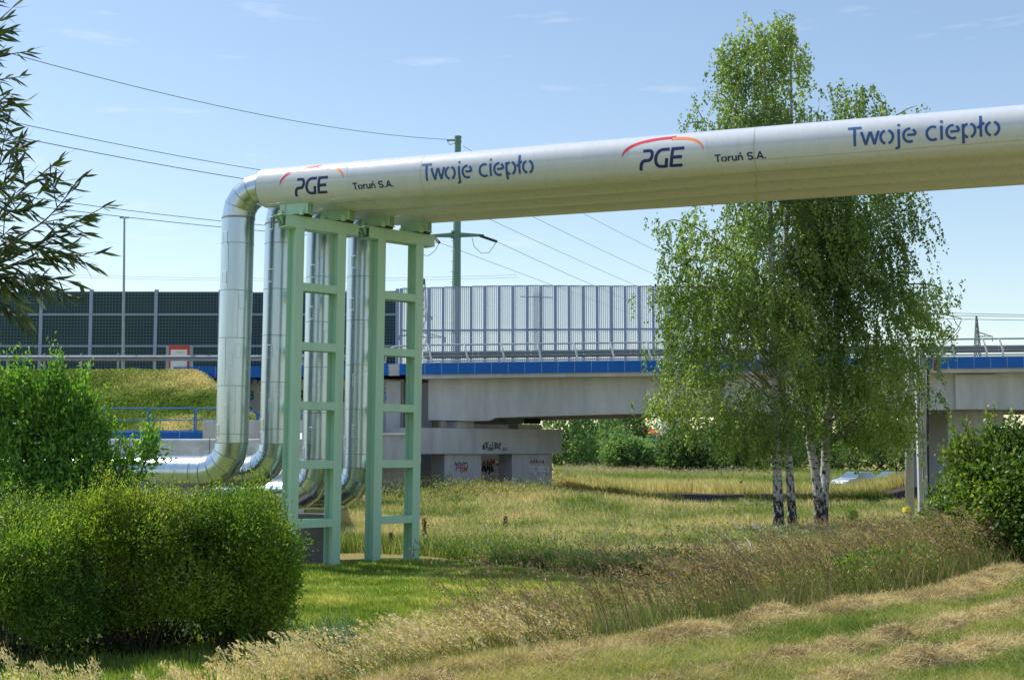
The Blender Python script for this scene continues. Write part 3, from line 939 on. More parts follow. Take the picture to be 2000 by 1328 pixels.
# ledge wall and stepped walls in front of the abutment
def wall(nm, label, px0, px1, Y, top, bot, thick, mat, bev=.02):
    x0, x1 = X(px0, Y), X(px1, Y); zt, zb = Zp(top, Y), Zp(bot, Y)
    m = MB(); m.box(((x0 + x1) / 2, Y + thick / 2, (zt + zb) / 2), ((x1 - x0) / 2, thick / 2, (zt - zb) / 2))
    o = m.build(nm, mat, None, loc=((x0 + x1) / 2, Y + thick / 2, zb)); 
    if bev:
        b = o.modifiers.new('bevel', 'BEVEL'); b.width = bev; b.segments = 2
    return tag(o, label, 'wall')
lw = wall('ledge_wall', 'grey concrete ledge wall with coping whitened as a sunlit edge in front of the bridge abutment', 560, 817, 70, 848.5, 906, 2.2, M_conc)
cp = MB(); cp.box(((X(560, 70) + X(817, 70)) / 2, 70.8, Zp(848, 70) + .02), ((X(817, 70) - X(560, 70)) / 2 + .03, .95, .05)); cp.build('coping', M_white, lw)  # white puts the sunlit top edge into the coping's colour
rb = MB(); rb.box(((X(590, 71) + X(812, 71)) / 2, 71.6, .6), ((X(812, 71) - X(590, 71)) / 2, .3, 1.5)); rb.build('recessed_base', M_conc, lw)
wall('stepped_wall', 'low grey concrete wall standing behind the shiny risers', 395, 700, 61, 821, 862, .9, M_conc)
bw2 = wall('kerb_wall', 'low blue-panelled wall under the blue railing', 60, 394, 63, 843, 866, .5, M_blue)
jm = MB()
for q in (120, 166, 212, 258, 304, 350): jm.box((X(q, 63), 62.998, Zp(850, 63)), (.012, .006, .26))
jm.build('panel_joint', M_joint, bw2)
rw = wall('retaining_wall', 'long weathered concrete retaining wall behind the pipe bends', -260, 590, 41.8, 857, 1010, .55, M_oldconc, .04)
jm = MB()
for q in (60, 225, 409, 538): jm.box((X(q, 41.8), 41.797, Zp(925, 41.8)), (.008, .004, 1.15))
jm.build('wall_joint', M_black, rw)
m = MB(); a = np.array([-6.72, 42.4]); b = np.array([-9.8, 62.0])
d = (b - a) / np.linalg.norm(b - a); nn = np.array([-d[1], d[0]]) * .4
jag = [(0, 3.25), (.02, 2.9), (.06, 3.3), (.3, 3.35), (.6, 3.55), (1, 3.75)]
for (t0, z0), (t1, z1) in zip(jag[:-1], jag[1:]):
    p, q = a + (b - a) * t0, a + (b - a) * t1
    m.hexa([(*p, -.3), (*q, -.3), (*(q + nn), -.3), (*(p + nn), -.3), (*p, z0), (*q, z1), (*(q + nn), z1), (*(p + nn), z0)])
tag(m.build('return_wall', M_oldconc, loc=(a[0], a[1], 0)), 'broken-edged return wall at the end of the weathered retaining wall', 'wall')

# ------------------------------------------------------------------ graffiti
def on_plane(o, u, v):
    o, u, v = (np.asarray(q, float) for q in (o, u, v))
    return lambda a, b: o + u * a + v * b
GRAF = [0]
def scrawl(px, py, Y, wpx, hpx, strokes, mat, parent, lw=.05, nm='graffiti_tag', face=None):
    """strokes in a 0..1 box whose lower left corner is at the photo pixel, on the plane y=Y or on the oblique face (two plan points)"""
    GRAF[0] += 1; lay = .004 + .002 * GRAF[0]
    if face is not None:
        A, B = np.asarray(face[0])[:2], np.asarray(face[1])[:2]; d = (B - A) / np.linalg.norm(B - A); nrm = np.array([d[1], -d[0]]); A = A + nrm * lay
        def at(q):
            kx = (W(q, 880, 100.)[0]) / 100.
            t = (kx * A[1] - A[0]) / (d[0] - kx * d[1]); return A + d * t
        p0, p1 = at(px), at(px + wpx); Y = p0[1]
        o = W(px, py, Y); ux = np.array([p1[0] - p0[0], p1[1] - p0[1], 0])
    else:
        Y = Y + .02 - lay; o = W(px, py, Y); ux = np.array([wpx / F * Y, 0, 0])
    sx = np.linalg.norm(ux); sz = hpx / F * Y
    m = MB(); fn = on_plane(o, ux, (0, 0, sz))
    asp = sx / sz
    for s in strokes:
        fs = lambda a, b: fn(a / asp, b)
        ribbon(m, [(a * asp, b) for a, b in s], lw / sz, fs, .25)
    return m.build(nm, mat, parent)
FCAP = (W(800, 880, YC0), W(1097, 880, YC1))
FCOL1 = (W(868, 880, ycap(868) + .25), W(940, 880, ycap(940) + .25)); FCOL2 = (W(1000, 880, ycap(1000) + .25), W(1078, 880, ycap(1078) + .25))
M_gbk = paint('spray_black', (.03, .03, .035), rough=.7); M_gred = paint('spray_red', (.35, .06, .07), rough=.7)
M_gwh = paint('spray_white', (.72, .72, .74), rough=.7); M_gbl = paint('spray_blue', (.05, .22, .55), rough=.7); M_gteal = paint('spray_teal', (.05, .16, .17), rough=.7)
PBW = [[(.02, 0), (.08, 1)], [(.05, .95), (.25, .95), (.28, .65), (.05, .5)], [(.38, .05), (.40, .95), (.58, .9), (.56, .6), (.42, .5), (.6, .4), (.6, .1), (.38, .05)], [(.68, .9), (.74, .1), (.82, .6), (.9, .1), (.98, 1)]]
scrawl(890, 922, 0, 24, 15, PBW, M_gred, bridge, .065, face=FCOL1)
scrawl(889, 907, 0, 24, 5, [[(0, .9), (0, 0), (.2, .1)], [(.05, .5), (.15, .5)], [(.3, 0), (.3, .9), (.45, .1), (.5, .9)], [(.6, .1), (.7, .8), (.8, .1), (.9, .9), (1, .3)]], M_gbk, bridge, .05, face=FCOL1)
def scribble(seed, n):
    r_ = random.Random(seed); S = []
    for i in range(n):
        x = i / n; S.append([(x + r_.uniform(-.02, .03), r_.uniform(0, .35)), (x + r_.uniform(.02, .1), r_.uniform(.6, 1.0)), (x + r_.uniform(.06, .14), r_.uniform(.1, .6)), (x + r_.uniform(.08, .2), r_.uniform(.2, .9))])
    return S
EKG = [[(.02, .1), (.08, .45), (.15, .5), (.06, .3), (.14, .3), (.05, .12), (.16, .1)], [(.2, .95), (.24, .1)], [(.2, .4), (.34, .95)], [(.24, .5), (.36, .15)], [(.5, .6), (.42, .55), (.4, .2), (.5, .18), (.5, .35)],
       [(.56, .95), (.57, .2), (.64, .2)], [(.68, .9), (.69, .2), (.8, .3), (.70, .5), (.8, .7), (.68, .9)], [(.84, .8), (.84, .2), (.92, .2)], [(.84, .5), (.9, .5)], [(.94, .9), (.96, 0)], [(.96, .4), (1, .9)], [(0, .4), (.18, .9)], [(.3, .02), (.55, .06), (.5, -.06)]]
scrawl(942, 879, 0, 36, 17, EKG, M_gbk, bridge, .06, face=FCAP)
scrawl(982, 881, 0, 12, 8, scribble(4, 3), M_gbk, bridge, .05, face=FCAP)
TX2 = [[(0, .9), (.16, .9)], [(.08, .9), (.08, .1)], [(.30, .9), (.2, .9), (.2, .1), (.32, .1)], [(.2, .5), (.3, .5)], [(.36, .9), (.48, .1)], [(.48, .9), (.36, .1)], [(.62, .8), (.54, .8), (.54, .2), (.64, .2)], [(.68, .2), (.68, .8), (.78, .8), (.78, .2), (.68, .2)], [(.84, .1), (.84, .9), (.96, .1), (.96, .9)]]
scrawl(1034, 917, 0, 36, 5, scribble(9, 6), M_gteal, bridge, .08, face=FCOL2)
scrawl(1032, 921, 0, 40, 10, TX2, M_gwh, bridge, .16, face=FCOL2)
scrawl(1036, 906, 0, 28, 9, scribble(12, 5), M_gred, bridge, .06, face=FCOL2)
scrawl(1050, 938, 0, 12, 8, [[(0, 1), (.2, 0), (.45, .9), (.7, 0), (1, 1)], [(0, 0), (1, 0)]], M_gwh, bridge, .10, face=FCOL2)
Yw = 89.97
for (a, b, w_, h_, sd, n, mt, lw_) in ((942, 928, 22, 30, 21, 5, M_gbk, .10), (942, 935, 50, 20, 23, 6, M_gwh, .09), (978, 930, 20, 32, 25, 4, M_gred, .10), (944, 910, 26, 16, 27, 4, M_gred, .08), (984, 932, 16, 34, 29, 3, M_gwh, .12), (825, 934, 26, 20, 33, 4, M_gred, .14)):
    scrawl(a, b, Yw, w_, h_, scribble(sd, n), mt, bridge, lw_)
scrawl(969, 912, Yw, 7, 13, [[(0, 1), (.1, 0), (.5, .8), (.9, 0), (1, 1)], [(.1, .4), (.9, .4)]], M_gwh, bridge, .12)
YA = 76.36
scrawl(501, 751, YA, 13, 9, [[(0, 1), (.35, 1)], [(.18, 1), (.18, 0)], [(.45, 1), (.45, .1), (.3, 0)], [(.6, 1), (.6, 0)], [(1, 1), (.6, .5), (1, 0)]], M_gbl, bridge, .07)
scrawl(489, 750, YA, 6, 12, [[(0, 1), (.5, 0), (1, 1)]], M_gbl, bridge, .08)
scrawl(489, 779, YA, 6, 14, [[(0, 0), (.8, 0), (.8, .45), (.2, .5), (.8, .6), (.8, 1), (0, 1)]], M_gteal, bridge, .10)
scrawl(503, 770, YA, 16, 26, [arc(.5, .5, .5, .5, 0, 360, 14), [(.3, .6), (.45, .4), (.7, .7)]], M_gwh, bridge, .06)
scrawl(585, 784, YA, 14, 20, [[(0, 0), (.1, 1), (1, 1)], [(.5, .1), (.5, .9)], [(0, .5), (1, .55)], [(.9, 1), (.8, 0)]], M_gbk, bridge, .12)
scrawl(667, 785, YA, 12, 30, [[(0, 1), (1, .1)], [(0, 0), (1, .8)], [(.3, 0), (.2, 1)]], M_gbk, bridge, .10)
scrawl(666, 800, YA, 14, 28, scribble(41, 2), M_gwh, bridge, .09)
scrawl(748, 790, 75.47, 6, 32, [[(.2, 0), (.2, .3), (.8, .3), (.8, .5), (.2, .5)], [(.2, .6), (.8, .7), (.2, .8)], [(.2, .9), (.8, 1)]], M_gbl, bridge, .06)

# ------------------------------------------------------------------ bridge guard rail
YG = YB + .35
gr = thing('guard_rail', 'steel guard rail with tubular top bar along the bridge edge', 'guard rail', (X(1400), YG, zf(X(1400))))
xs = [X(q, YG) for q in np.arange(838, 1860, 71.6)] + [X(q, YG) for q in (1864, 1928, 1960, 2032, 2104, 2176)]
M_gpost = paint('pale_galvanised_post', (.62, .66, .70), rough=.5)
M_gbeam = paint('dull_galvanised_beam', (.26, .30, .35), rough=.6, metal=.2)
def wbeam(mb, xs_, y, z0, h=.31, d=.08):
    prof = [(0, 0), (-d * .25, .02), (-d, .28), (-d, .38), (-d * .2, .48), (-d * .2, .52), (-d, .62), (-d, .72), (-d * .25, .98), (0, 1)]
    for a, b in zip(xs_[:-1], xs_[1:]):
        A = [(a, y + p, z0(a) + q * h) for p, q in prof]; B = [(b, y + p, z0(b) + q * h) for p, q in prof]; n = len(prof)
        mb.add(A + B, [(i, n + i, n + i + 1, i + 1) for i in range(n - 1)])
        mb.add([(c[0], c[1] + .006, c[2]) for c in A + B], [(i, i + 1, n + i + 1, n + i) for i in range(n - 1)])
grx = list(np.arange(X(826, YG), X(2300, YG), 1.5))
for x in xs:
    m = MB(); z = zf(x)
    m.tube([(x + .10, YG - .16, z - .05), (x + .09, YG - .16, z + .35), (x, YG - .14, z + .75), (x - .08, YG - .04, z + 1.06)], [.06, .06, .055, .05], 8)
    m.build('post', M_gpost, gr)
m = MB(); wbeam(m, grx, YG + .02, lambda x: zf(x) + .38); m.build('beam', M_gbeam, gr)
m = MB(); wbeam(m, grx, YG + .34, lambda x: zf(x) + .30, d=-.08); m.build('rear_beam', M_gbeam, gr)
m = MB(); m.tube([(x, YG + .08, zf(x) + 1.07) for x in grx], .05, 8); m.tube([(grx[0], YG + .08, zf(grx[0]) + 1.07), (grx[0] - 1.6, YG + .08, zf(grx[0]) + 1.0), (grx[0] - 2.1, YG + .08, zf(grx[0]) + .8), (grx[0] - 2.2, YG + .08, zf(grx[0]) + .02)], .05, 8); m.build('handrail', M_galv, gr)
m = MB(); m.tube([(x, YG + .02, zf(x) + .16) for x in grx], .05, 6); m.build('lower_bar', M_galv, gr)
m = MB()
for x in grx[::2]:
    for dz in (.45, .62): 
        for dx in (-.18, .14): m.box((x + dx, YG - .064, zf(x) + dz), (.035, .008, .022))
m.build('bolts', M_white, gr)
m = MB(); strip(m, X(826), X(2300), YB + .08, YB + .9, -.055, .06); m.build('bridge_kerb', M_girder, bridge)

# guard rail on the left embankment
YL = 74.4
gl = thing('guard_rail', 'low steel guard rail along the crest of the grassy embankment', 'guard rail', (X(228, YL), YL, 7.5))
xl = list(np.arange(X(-300, YL), X(760, YL), 1.6))
m = MB(); wbeam(m, xl, YL, lambda x: Zp(705, YL) + (0.001 * (x + 20)), h=.33); m.build('beam', M_gbeam, gl)
for q in np.arange(228 - 73 * 6, 760, 72.6):
    x = X(q, YL); m = MB(); m.box((x, YL + .06, Zp(707.5, YL)), (.05, .05, .52)); m.build('post', M_galv, gl)

# ------------------------------------------------------------------ noise barriers
YN = 86.5
def noise_panel_mat():
    m, N, L, o = newmat('mesh_fronted_absorber')
    p = N.new('ShaderNodeBsdfPrincipled'); p.inputs['Roughness'].default_value = .8; p.inputs['Specular IOR Level'].default_value = .15
    t = N.new('ShaderNodeTexCoord'); s = N.new('ShaderNodeSeparateXYZ'); L.new(t.outputs['Object'], s.inputs[0])
    def line(sock, pitch, w):
        d = N.new('ShaderNodeMath'); d.operation = 'DIVIDE'; d.inputs[1].default_value = pitch; L.new(sock, d.inputs[0])
        f = N.new('ShaderNodeMath'); f.operation = 'FRACT'; L.new(d.outputs[0], f.inputs[0])
        c = N.new('ShaderNodeMath'); c.operation = 'LESS_THAN'; c.inputs[1].default_value = w; L.new(f.outputs[0], c.inputs[0]); return c.outputs[0]
    mxm = N.new('ShaderNodeMath'); mxm.operation = 'MAXIMUM'
    L.new(line(s.outputs['X'], .21, .2), mxm.inputs[0]); L.new(line(s.outputs['Z'], .21, .2), mxm.inputs[1])
    n = N.new('ShaderNodeTexNoise'); n.inputs['Scale'].default_value = .5; L.new(t.outputs['Object'], n.inputs['Vector'])
    r_ = ramp(N, [(.35, (.024, .050, .066)), (.65, (.036, .066, .076))]); L.new(n.outputs['Fac'], r_.inputs['Fac'])
    mx = N.new('ShaderNodeMixRGB'); mx.inputs['Color2'].default_value = (.085, .15, .16, 1)
    L.new(mxm.outputs[0], mx.inputs['Fac']); L.new(r_.outputs['Color'], mx.inputs['Color1']); L.new(mx.outputs['Color'], p.inputs['Base Color'])
    L.new(p.outputs[0], o.inputs['Surface']); return m
M_absorb = noise_panel_mat()
def pane_mat():
    m, N, L, o = newmat('ribbed_clear_pane')
    t = N.new('ShaderNodeTexCoord'); s = N.new('ShaderNodeSeparateXYZ'); L.new(t.outputs['Object'], s.inputs[0])
    d = N.new('ShaderNodeMath'); d.operation = 'DIVIDE'; d.inputs[1].default_value = .125; L.new(s.outputs['X'], d.inputs[0])
    f = N.new('ShaderNodeMath'); f.operation = 'FRACT'; L.new(d.outputs[0], f.inputs[0])
    c = N.new('ShaderNodeMath'); c.operation = 'LESS_THAN'; c.inputs[1].default_value = .36; L.new(f.outputs[0], c.inputs[0])
    tr = N.new('ShaderNodeBsdfTransparent'); tr.inputs['Color'].default_value = (.93, .95, .97, 1)
    tl = N.new('ShaderNodeBsdfTranslucent'); tl.inputs['Color'].default_value = (.85, .87, .9, 1)
    df = N.new('ShaderNodeBsdfDiffuse'); df.inputs['Color'].default_value = (.22, .27, .34, 1)
    m1 = N.new('ShaderNodeMixShader'); m1.inputs['Fac'].default_value = .30; L.new(tr.outputs[0], m1.inputs[1]); L.new(tl.outputs[0], m1.inputs[2])
    m2 = N.new('ShaderNodeMixShader'); L.new(c.outputs[0], m2.inputs['Fac']); L.new(m1.outputs[0], m2.inputs[1]); 
    m3 = N.new('ShaderNodeMixShader'); m3.inputs['Fac'].default_value = .62; L.new(tr.outputs[0], m3.inputs[1]); L.new(df.outputs[0], m3.inputs[2])
    L.new(m3.outputs[0], m2.inputs[2]); L.new(m2.outputs[0], o.inputs['Surface']); return m
M_pane = pane_mat()
nb = thing('noise_barrier', 'dark mesh-fronted noise barrier along the road on the left', 'noise barrier', (X(200, YN), YN, 7.4))
posts = [-420, -310, -215, -120, -25, 73, 171, 299, 425, 551, 677, 774]
ztop = lambda px: Zp(np.interp(px, [-400, 300, 500, 774], [569, 569.5, 571, 568]), YN)
for q in posts:
    m = MB(); x = X(q, YN); m.box((x, YN, (ztop(q) + .12 + 7.0) / 2), (.11, .13, (ztop(q) + .12 - 7.0) / 2)); m.build('post', M_post, nb)
for a, b in zip(posts[:-1], posts[1:]):
    xa_, xb_ = X(a, YN) + .113, X(b, YN) - .113; zt_ = ztop((a + b) / 2)
    m = MB(); m.box(((xa_ + xb_) / 2, YN, (zt_ + 7.1) / 2), ((xb_ - xa_) / 2, .07, (zt_ - 7.1) / 2)); m.build('absorber_panel', M_absorb, nb)
    for zz in (zt_ - .03, Zp(614.5, YN), Zp(676, YN)):
        m = MB(); m.box(((xa_ + xb_) / 2, YN - .05, zz), ((xb_ - xa_) / 2 - .002, .05, .055 if zz < zt_ - .1 else .03)); m.build('cross_rail', M_post, nb)
tb_ = thing('noise_barrier', 'transparent noise barrier with ribbed panes and blue-grey posts on the bridge', 'noise barrier', (X(1150, YN), YN, 7.6))
tp = [781.0, 808.5] + list(np.arange(836.5, 1650, 27.6))
tz = lambda px: Zp(np.interp(px, [781, 950, 1050, 1290, 1700], [564.5, 559.5, 558.5, 560, 562]), YN)
for i, q in enumerate(tp):
    m = MB(); x = X(q, YN); m.box((x, YN - .02, (tz(q) + .03 + 7.4) / 2), (.082, .10, (tz(q) + .03 - 7.4) / 2)); m.build('post', M_post, tb_)
for a, b in zip(tp[:-1], tp[1:]):
    xa_, xb_ = X(a, YN) + .084, X(b, YN) - .084; z0_, z1_ = tz(a) + .01, tz(b) - .03
    m = MB(); m.hexa([(xa_, YN - .012, 7.5), (xb_, YN - .012, 7.5), (xb_, YN + .012, 7.5), (xa_, YN + .012, 7.5), (xa_, YN - .012, z0_), (xb_, YN - .012, z1_), (xb_, YN + .012, z1_), (xa_, YN + .012, z0_)])
    m.build('pane', M_pane, tb_)
    m = MB(); zm = Zp(645.5 + (a - 781) * -.006, YN)
    m.box(((xa_ + xb_) / 2, YN, zm), ((xb_ - xa_) / 2 - .002, .05, .055)); m.build('cross_rail', M_post, tb_); m = MB(); m.box(((xa_ + xb_) / 2, YN, (z0_ + z1_) / 2 + .035), ((xb_ - xa_) / 2 - .002, .04, .03)); m.build('cross_rail', M_post, tb_)
m = MB(); m.box((X(1049, YN), YN - .2, (Zp(561, YN) + 7.6) / 2), (.25, .015, (Zp(561, YN) - 7.6) / 2 - .05)); m.build('service_door', M_pane, tb_)
m = MB(); m.tube([(X(1016, YN), YN - .25, Zp(580, YN)), (X(1081, YN), YN - .25, Zp(582, YN))], .035, 6); m.tube([(X(1026, YN), YN - .25, Zp(643.5, YN)), (X(1081, YN), YN - .25, Zp(643.5, YN))], .035, 6); m.build('door_bar', M_post, tb_)

# red and white board
sg = thing('road_sign', 'white board with red border behind the embankment guard rail', 'sign', (X(346, 78), 78, 7.4))
x, z0, z1 = X(346, 78), Zp(722, 78), Zp(675, 78)
hw = X(366, 78) - x
m = MB(); m.box((x, 78, (z0 + z1) / 2), (hw, .02, (z1 - z0) / 2)); m.build('board', M_red, sg)
m = MB(); m.box((x - .01, 77.976, (z0 + z1) / 2 - .1), (hw * .80, .004, (z1 - z0) / 2 - .14)); m.build('face', M_white, sg)
m = MB(); m.box((x, 77.971, z1 - .42), (.16, .003, .018)); m.build('face_mark', M_galv, sg)
for sx in (-1, 1):
    m = MB(); m.box((x + sx * (hw + .10), 78.05, (z0 + z1) / 2 - .2), (.09, .04, (z1 - z0) / 2 + .2)); m.build('post', M_galv, sg)

# blue railing in separate tube panels
YR = 63.25
rl = thing('railing', 'blue tubular pedestrian railing at the foot of the embankment', 'railing', (X(290, YR), YR, 3.9))
px = -80
pan = [(-88, -2), (1, 12 + 78), (106, 196), (199, 288), (290, 378.5), (382, 470), (473.5, 500), (503, 583), (586, 594)]
for a, b in pan:
    m = MB(); xa_, xb_ = X(a, YR), X(b, YR); zt_ = Zp(797.5 + max(0, (a - 380)) * .055, YR); zb_ = Zp(843 + max(0, (a - 380)) * .04, YR); r_ = .035; c = .12
    m.tube([(xa_, YR, zb_ - .25), (xa_, YR, zt_ - c), (xa_ + c * .3, YR, zt_ - c * .3), (xa_ + c, YR, zt_), (xb_ - c, YR, zt_), (xb_ - c * .3, YR, zt_ - c * .3), (xb_, YR, zt_ - c), (xb_, YR, zb_ - .25)], r_, 8)
    for f in (.5, .96): m.tube([(xa_, YR, zt_ + (zb_ - zt_) * f), (xb_, YR, zt_ + (zb_ - zt_) * f)], .026, 6)
    m.build('panel', M_bluerail, rl)

# street lamp
YLm = 76.5
sl_ = thing('street_lamp', 'tall slender grey street lamp on the embankment crest', 'street lamp', (X(240.5, YLm), YLm, 7.2))
a, b = W(240.5, 725, YLm), W(243, 426, YLm)
m = MB(); m.tube([a, lerp(a, b, .2), b], [.10, .085, .055], 10); m.build('pole', M_galv, sl_)
for sx in (-1, 1):
    m = MB(); m.hexa([(b[0] + sx * (.04 + .22 * u) , b[1] + v * .09 * (1 if u else .6), b[2] + w_ * .04 + .02) for w_ in (-1, 1) for u, v in ((0, -1), (1, -1), (1, 1), (0, 1))] if sx > 0 else [(b[0] + sx * (.04 + .22 * u), b[1] + v * .09 * (1 if u else .6), b[2] + w_ * .04 + .02) for w_ in (-1, 1) for u, v in ((1, -1), (0, -1), (0, 1), (1, 1))])
    m.build('lamp_head', M_galv, sl_)

# ------------------------------------------------------------------ power line
YP = 112.0
pp = thing('power_pole', 'tall tapered green steel power pole behind the noise barrier', 'power pole', (X(887, YP), YP, 0))
a, b = W(887, 1000, YP), W(894.5, 270, YP); a[2] = 0
m = MB(); n_ = 12
m.tube([a, lerp(a, b, .5), b], [.50, .40, .265], 12); m.build('pole', M_dgreen, pp)
m = MB(); 
for py_ in (268.5, 277): 
    c = W(894.5, py_, YP); m.tube([c - [0, 0, .09], c + [0, 0, .09]], .31, 12)
m.tube([W(890, 274, YP), W(873, 274.5, YP)], .09, 6)
m.tube([W(873, 274, YP), W(878, 283, YP), W(888, 281, YP), W(889, 277, YP)], .03, 5)
m.build('top_bracket', M_dgreen, pp)
arms = []
for (py_, l, r_, rd) in ((459, 833, 945, .17), (372, 846, 938, .16)):
    m = MB(); c = W(890, py_, YP)
    m.tube([W(l, py_ + 2, YP - .6), c, W(r_, py_ + 1, YP - .6)], [.11, .24, .10], 8)
    for q in (-.25, .25): m.tube([c + [0, 0, q - .05], c + [0, 0, q + .05]], .42, 12)
    m.build('cross_arm', M_dgreen, pp)
m = MB(); m.tube([W(938, 461, YP - .6), W(970, 472, YP - 1.5)], .13, 6); m.build('insulator', M_black, pp)
m = MB(); m.tube([W(846, 462, YP - .6), W(858, 474, YP - 1.5)], .13, 6); m.build('insulator', M_black, pp)
m = MB(); m.tube([W(922, 465, YP - .8), W(926, 482, YP - .9), W(940, 495, YP - 1), W(955, 494, YP - 1.2), W(970, 473, YP - 1.5)], .025, 5)
m.tube([W(858, 474, YP - 1.5), W(850, 490, YP - 1.5), W(836, 500, YP - 1), W(826, 498, YP - 1)], .025, 5); m.build('jumper_wire', M_wire, pp)
m = MB()
for i in range(26):
    z = 3 + i * .9; f = z / b[2]; c = lerp(a, b, f); r_ = .5 - .235 * f
    m.tube([c + [-r_, 0, 0], c + [-r_ - .16, 0, 0]], .02, 4)
m.build('climbing_pegs', M_wire, pp)
def wire(label, pts, sag, rad, n=24):
    """hanging conductor between two points given as (px,py,Y)"""
    P0, P1 = W(*pts[0]), W(*pts[1])
    P = [lerp(P0, P1, i / n) - np.array([0, 0, sag * 4 * (i / n) * (1 - i / n)]) for i in range(n + 1)]
    m = MB(); m.tube(P, rad, 5)
    o = m.build('power_line', M_wire, loc=P0, smooth=True)
    return tag(o, label, 'wire', 'overhead power lines')
wire('highest overhead wire, running from the left edge to the top of the green pole', ((-60, 82, 62), (873, 273, YP)), .9, .022)
wire('upper of two close overhead wires passing behind the top pipe elbow', ((-60, 220, 66), (850, 373, YP - .6)), .6, .022)
wire('lower of two close overhead wires passing behind the top pipe elbow', ((-60, 249, 70), (930, 405, YP + 4)), .6, .026)
wire('overhead wire ending on the left arm of the green pole', ((-60, 368, 72), (848, 461, YP - .8)), .5, .022)
wire('lowest overhead wire crossing behind the shiny risers on the left', ((-60, 386, 76), (858, 474, YP - 1.4)), .4, .024)
wire('wire dropping right from the left arm behind the transparent barrier', ((858, 474, YP - 1.4), (1500, 700, 330)), .6, .02)
wire('wire dropping right from the end of the right pole arm', ((970, 472, YP - 1.4), (1620, 700, 330)), 2.5, .02)
wire('wire emerging under the pipes and meeting the barrier near its middle', ((938, 420, YP), (1640, 690, 330)), 2, .02)
wire('wire emerging under the pipes left of the birches, second from the right', ((938, 372, YP), (1700, 668, 330)), 3, .02)
wire('highest wire right of the pole, reappearing under the pipes near the birch leaves', ((905, 286, YP), (1895, 622, 330)), 8, .02)
wire('upper of two faint distant wires low over the left barrier', ((60, 534, 230), (1010, 537, 230)), .8, .022)
wire('lower of two faint distant wires low over the left barrier', ((60, 538, 230), (1010, 542, 230)), .8, .022)
for i, (ya, yb) in enumerate(((611, 614.5), (616, 615.5), (622, 625))):
    wire(['topmost', 'middle', 'lowest'][i] + ' of three thin wires running off right above the bridge rail', ((1835, ya, 95), (2300, yb, 95)), .1, .02)

def lattice(label, px, ytop, wtop, wbase, Y, arms_, mat, rad):
    t = thing('lattice_pylon', label, 'pylon', (X(px, Y), Y, 0), 'distant lattice pylons')
    H = Zp(ytop, Y); c = X(px, Y); m = MB()
    levels = np.concatenate([np.linspace(0, .8, 8), np.linspace(.86, 1, 4)])
    wid = lambda f: (wbase + (wtop - wbase) * min(1, f / .8)) if f < .8 else wtop * (1 - (f - .8) / .2 * .8)
    L_ = []
    for f in levels:
        w_ = wid(f) / 2; L_.append([np.array([c + sx * w_, Y + sy * w_, H * f]) for sx, sy in ((-1, -1), (1, -1), (1, 1), (-1, 1))])
    for a, b in zip(L_[:-1], L_[1:]):
        for k in range(4):
            m.tube([a[k], b[k]], rad * 1.4, 4, cap=False); m.tube([a[k], b[(k + 1) % 4]], rad, 4, cap=False); m.tube([a[(k + 1) % 4], b[k]], rad, 4, cap=False); m.tube([b[k], b[(k + 1) % 4]], rad, 4, cap=False)
    m.build('tower', mat, t)
    for (xl, xr, yy, yt) in arms_:
        m = MB(); z = Zp(yy, Y); zt = Zp(yt, Y)
        for xq in (xl, xr):
            if xq is None: continue
            e = np.array([X(xq, Y), Y, z])
            for sy in (-1, 1):
                m.tube([np.array([c, Y + sy * wtop / 2, z]), e], rad * 1.3, 4); m.tube([np.array([c, Y + sy * wtop / 2, zt]), e], rad, 4)
            mid = (e + np.array([c, Y, z])) / 2; m.tube([mid, np.array([mid[0], Y, (z + zt) / 2 - .02])], rad, 4)
            m.tube([e, e - np.array([0, 0, abs(zt - z) * 1.1])], rad * 1.6, 4)
        m.build('cross_arm', mat, t)
M_pyl = paint('pylon_steel', (.16, .19, .24), rough=.6)
lattice('grey lattice pylon on the skyline at the far right', 1915, 617, 1.1, 2.6, 320, [(None, 1945, 657, 648)], M_pyl, .07)
lattice('dark lattice pylon seen through the transparent barrier beside the right frame', 826, 545, 1.3, 3.6, 250, [(None, 868, 659, 650), (None, 842, 619, 613), (778, None, 656, 648)], M_pyl, .075)

# posts beside the birches: concrete pole, slotted concrete post, black pipe, cable end
yq = 50.0
cpole = thing('concrete_pole', 'round grey concrete pole rising into the birch leaves', 'pole', (X(1773, yq), yq, 0))
m = MB(); a = np.array([X(1773, yq), yq, -.3]); b = W(1774, 600, yq); m.tube([a, b], [.185, .10], 20); m.build('shaft', paint('pale_concrete', (.46, .47, .47), rough=.85, var=.12, scale=3, bump=.2), cpole, smooth=True)
m = MB(); m.tube([W(1773, 991, yq), W(1773, 999, yq)], .19, 20); m.build('yellow_band', paint('yellow_mark', (.75, .62, .03), rough=.6), cpole)
m = MB(); m.tube([W(1762, 612, yq), W(1845, 613, yq - .1)], .04, 6); m.build('cross_arm', M_galv, cpole)
sp = thing('slotted_post', 'slotted concrete post with yellow marks beside the round concrete pole', 'post', (X(1800, yq), yq + .4, 0))
m = MB(); yy = yq + .4
for o in (-.105, .105): m.box((X(1800, yy) + o, yy, 3.3), (.062, .11, 3.6))
for z in np.arange(.6, 6.6, .9): m.box((X(1800, yy), yy, z), (.045, .09, .2))
m.build('shaft', paint('pale_concrete', (.46, .47, .47), rough=.85, var=.12, scale=3, bump=.2), sp)
m = MB(); m.box((X(1800, yy), yy - .10, Zp(905, yy)), (.05, .012, .09)); m.box((X(1801, yy), yy - .10, Zp(945, yy)), (.02, .012, .18)); m.build('yellow_mark', bpy.data.materials['yellow_mark'], sp)
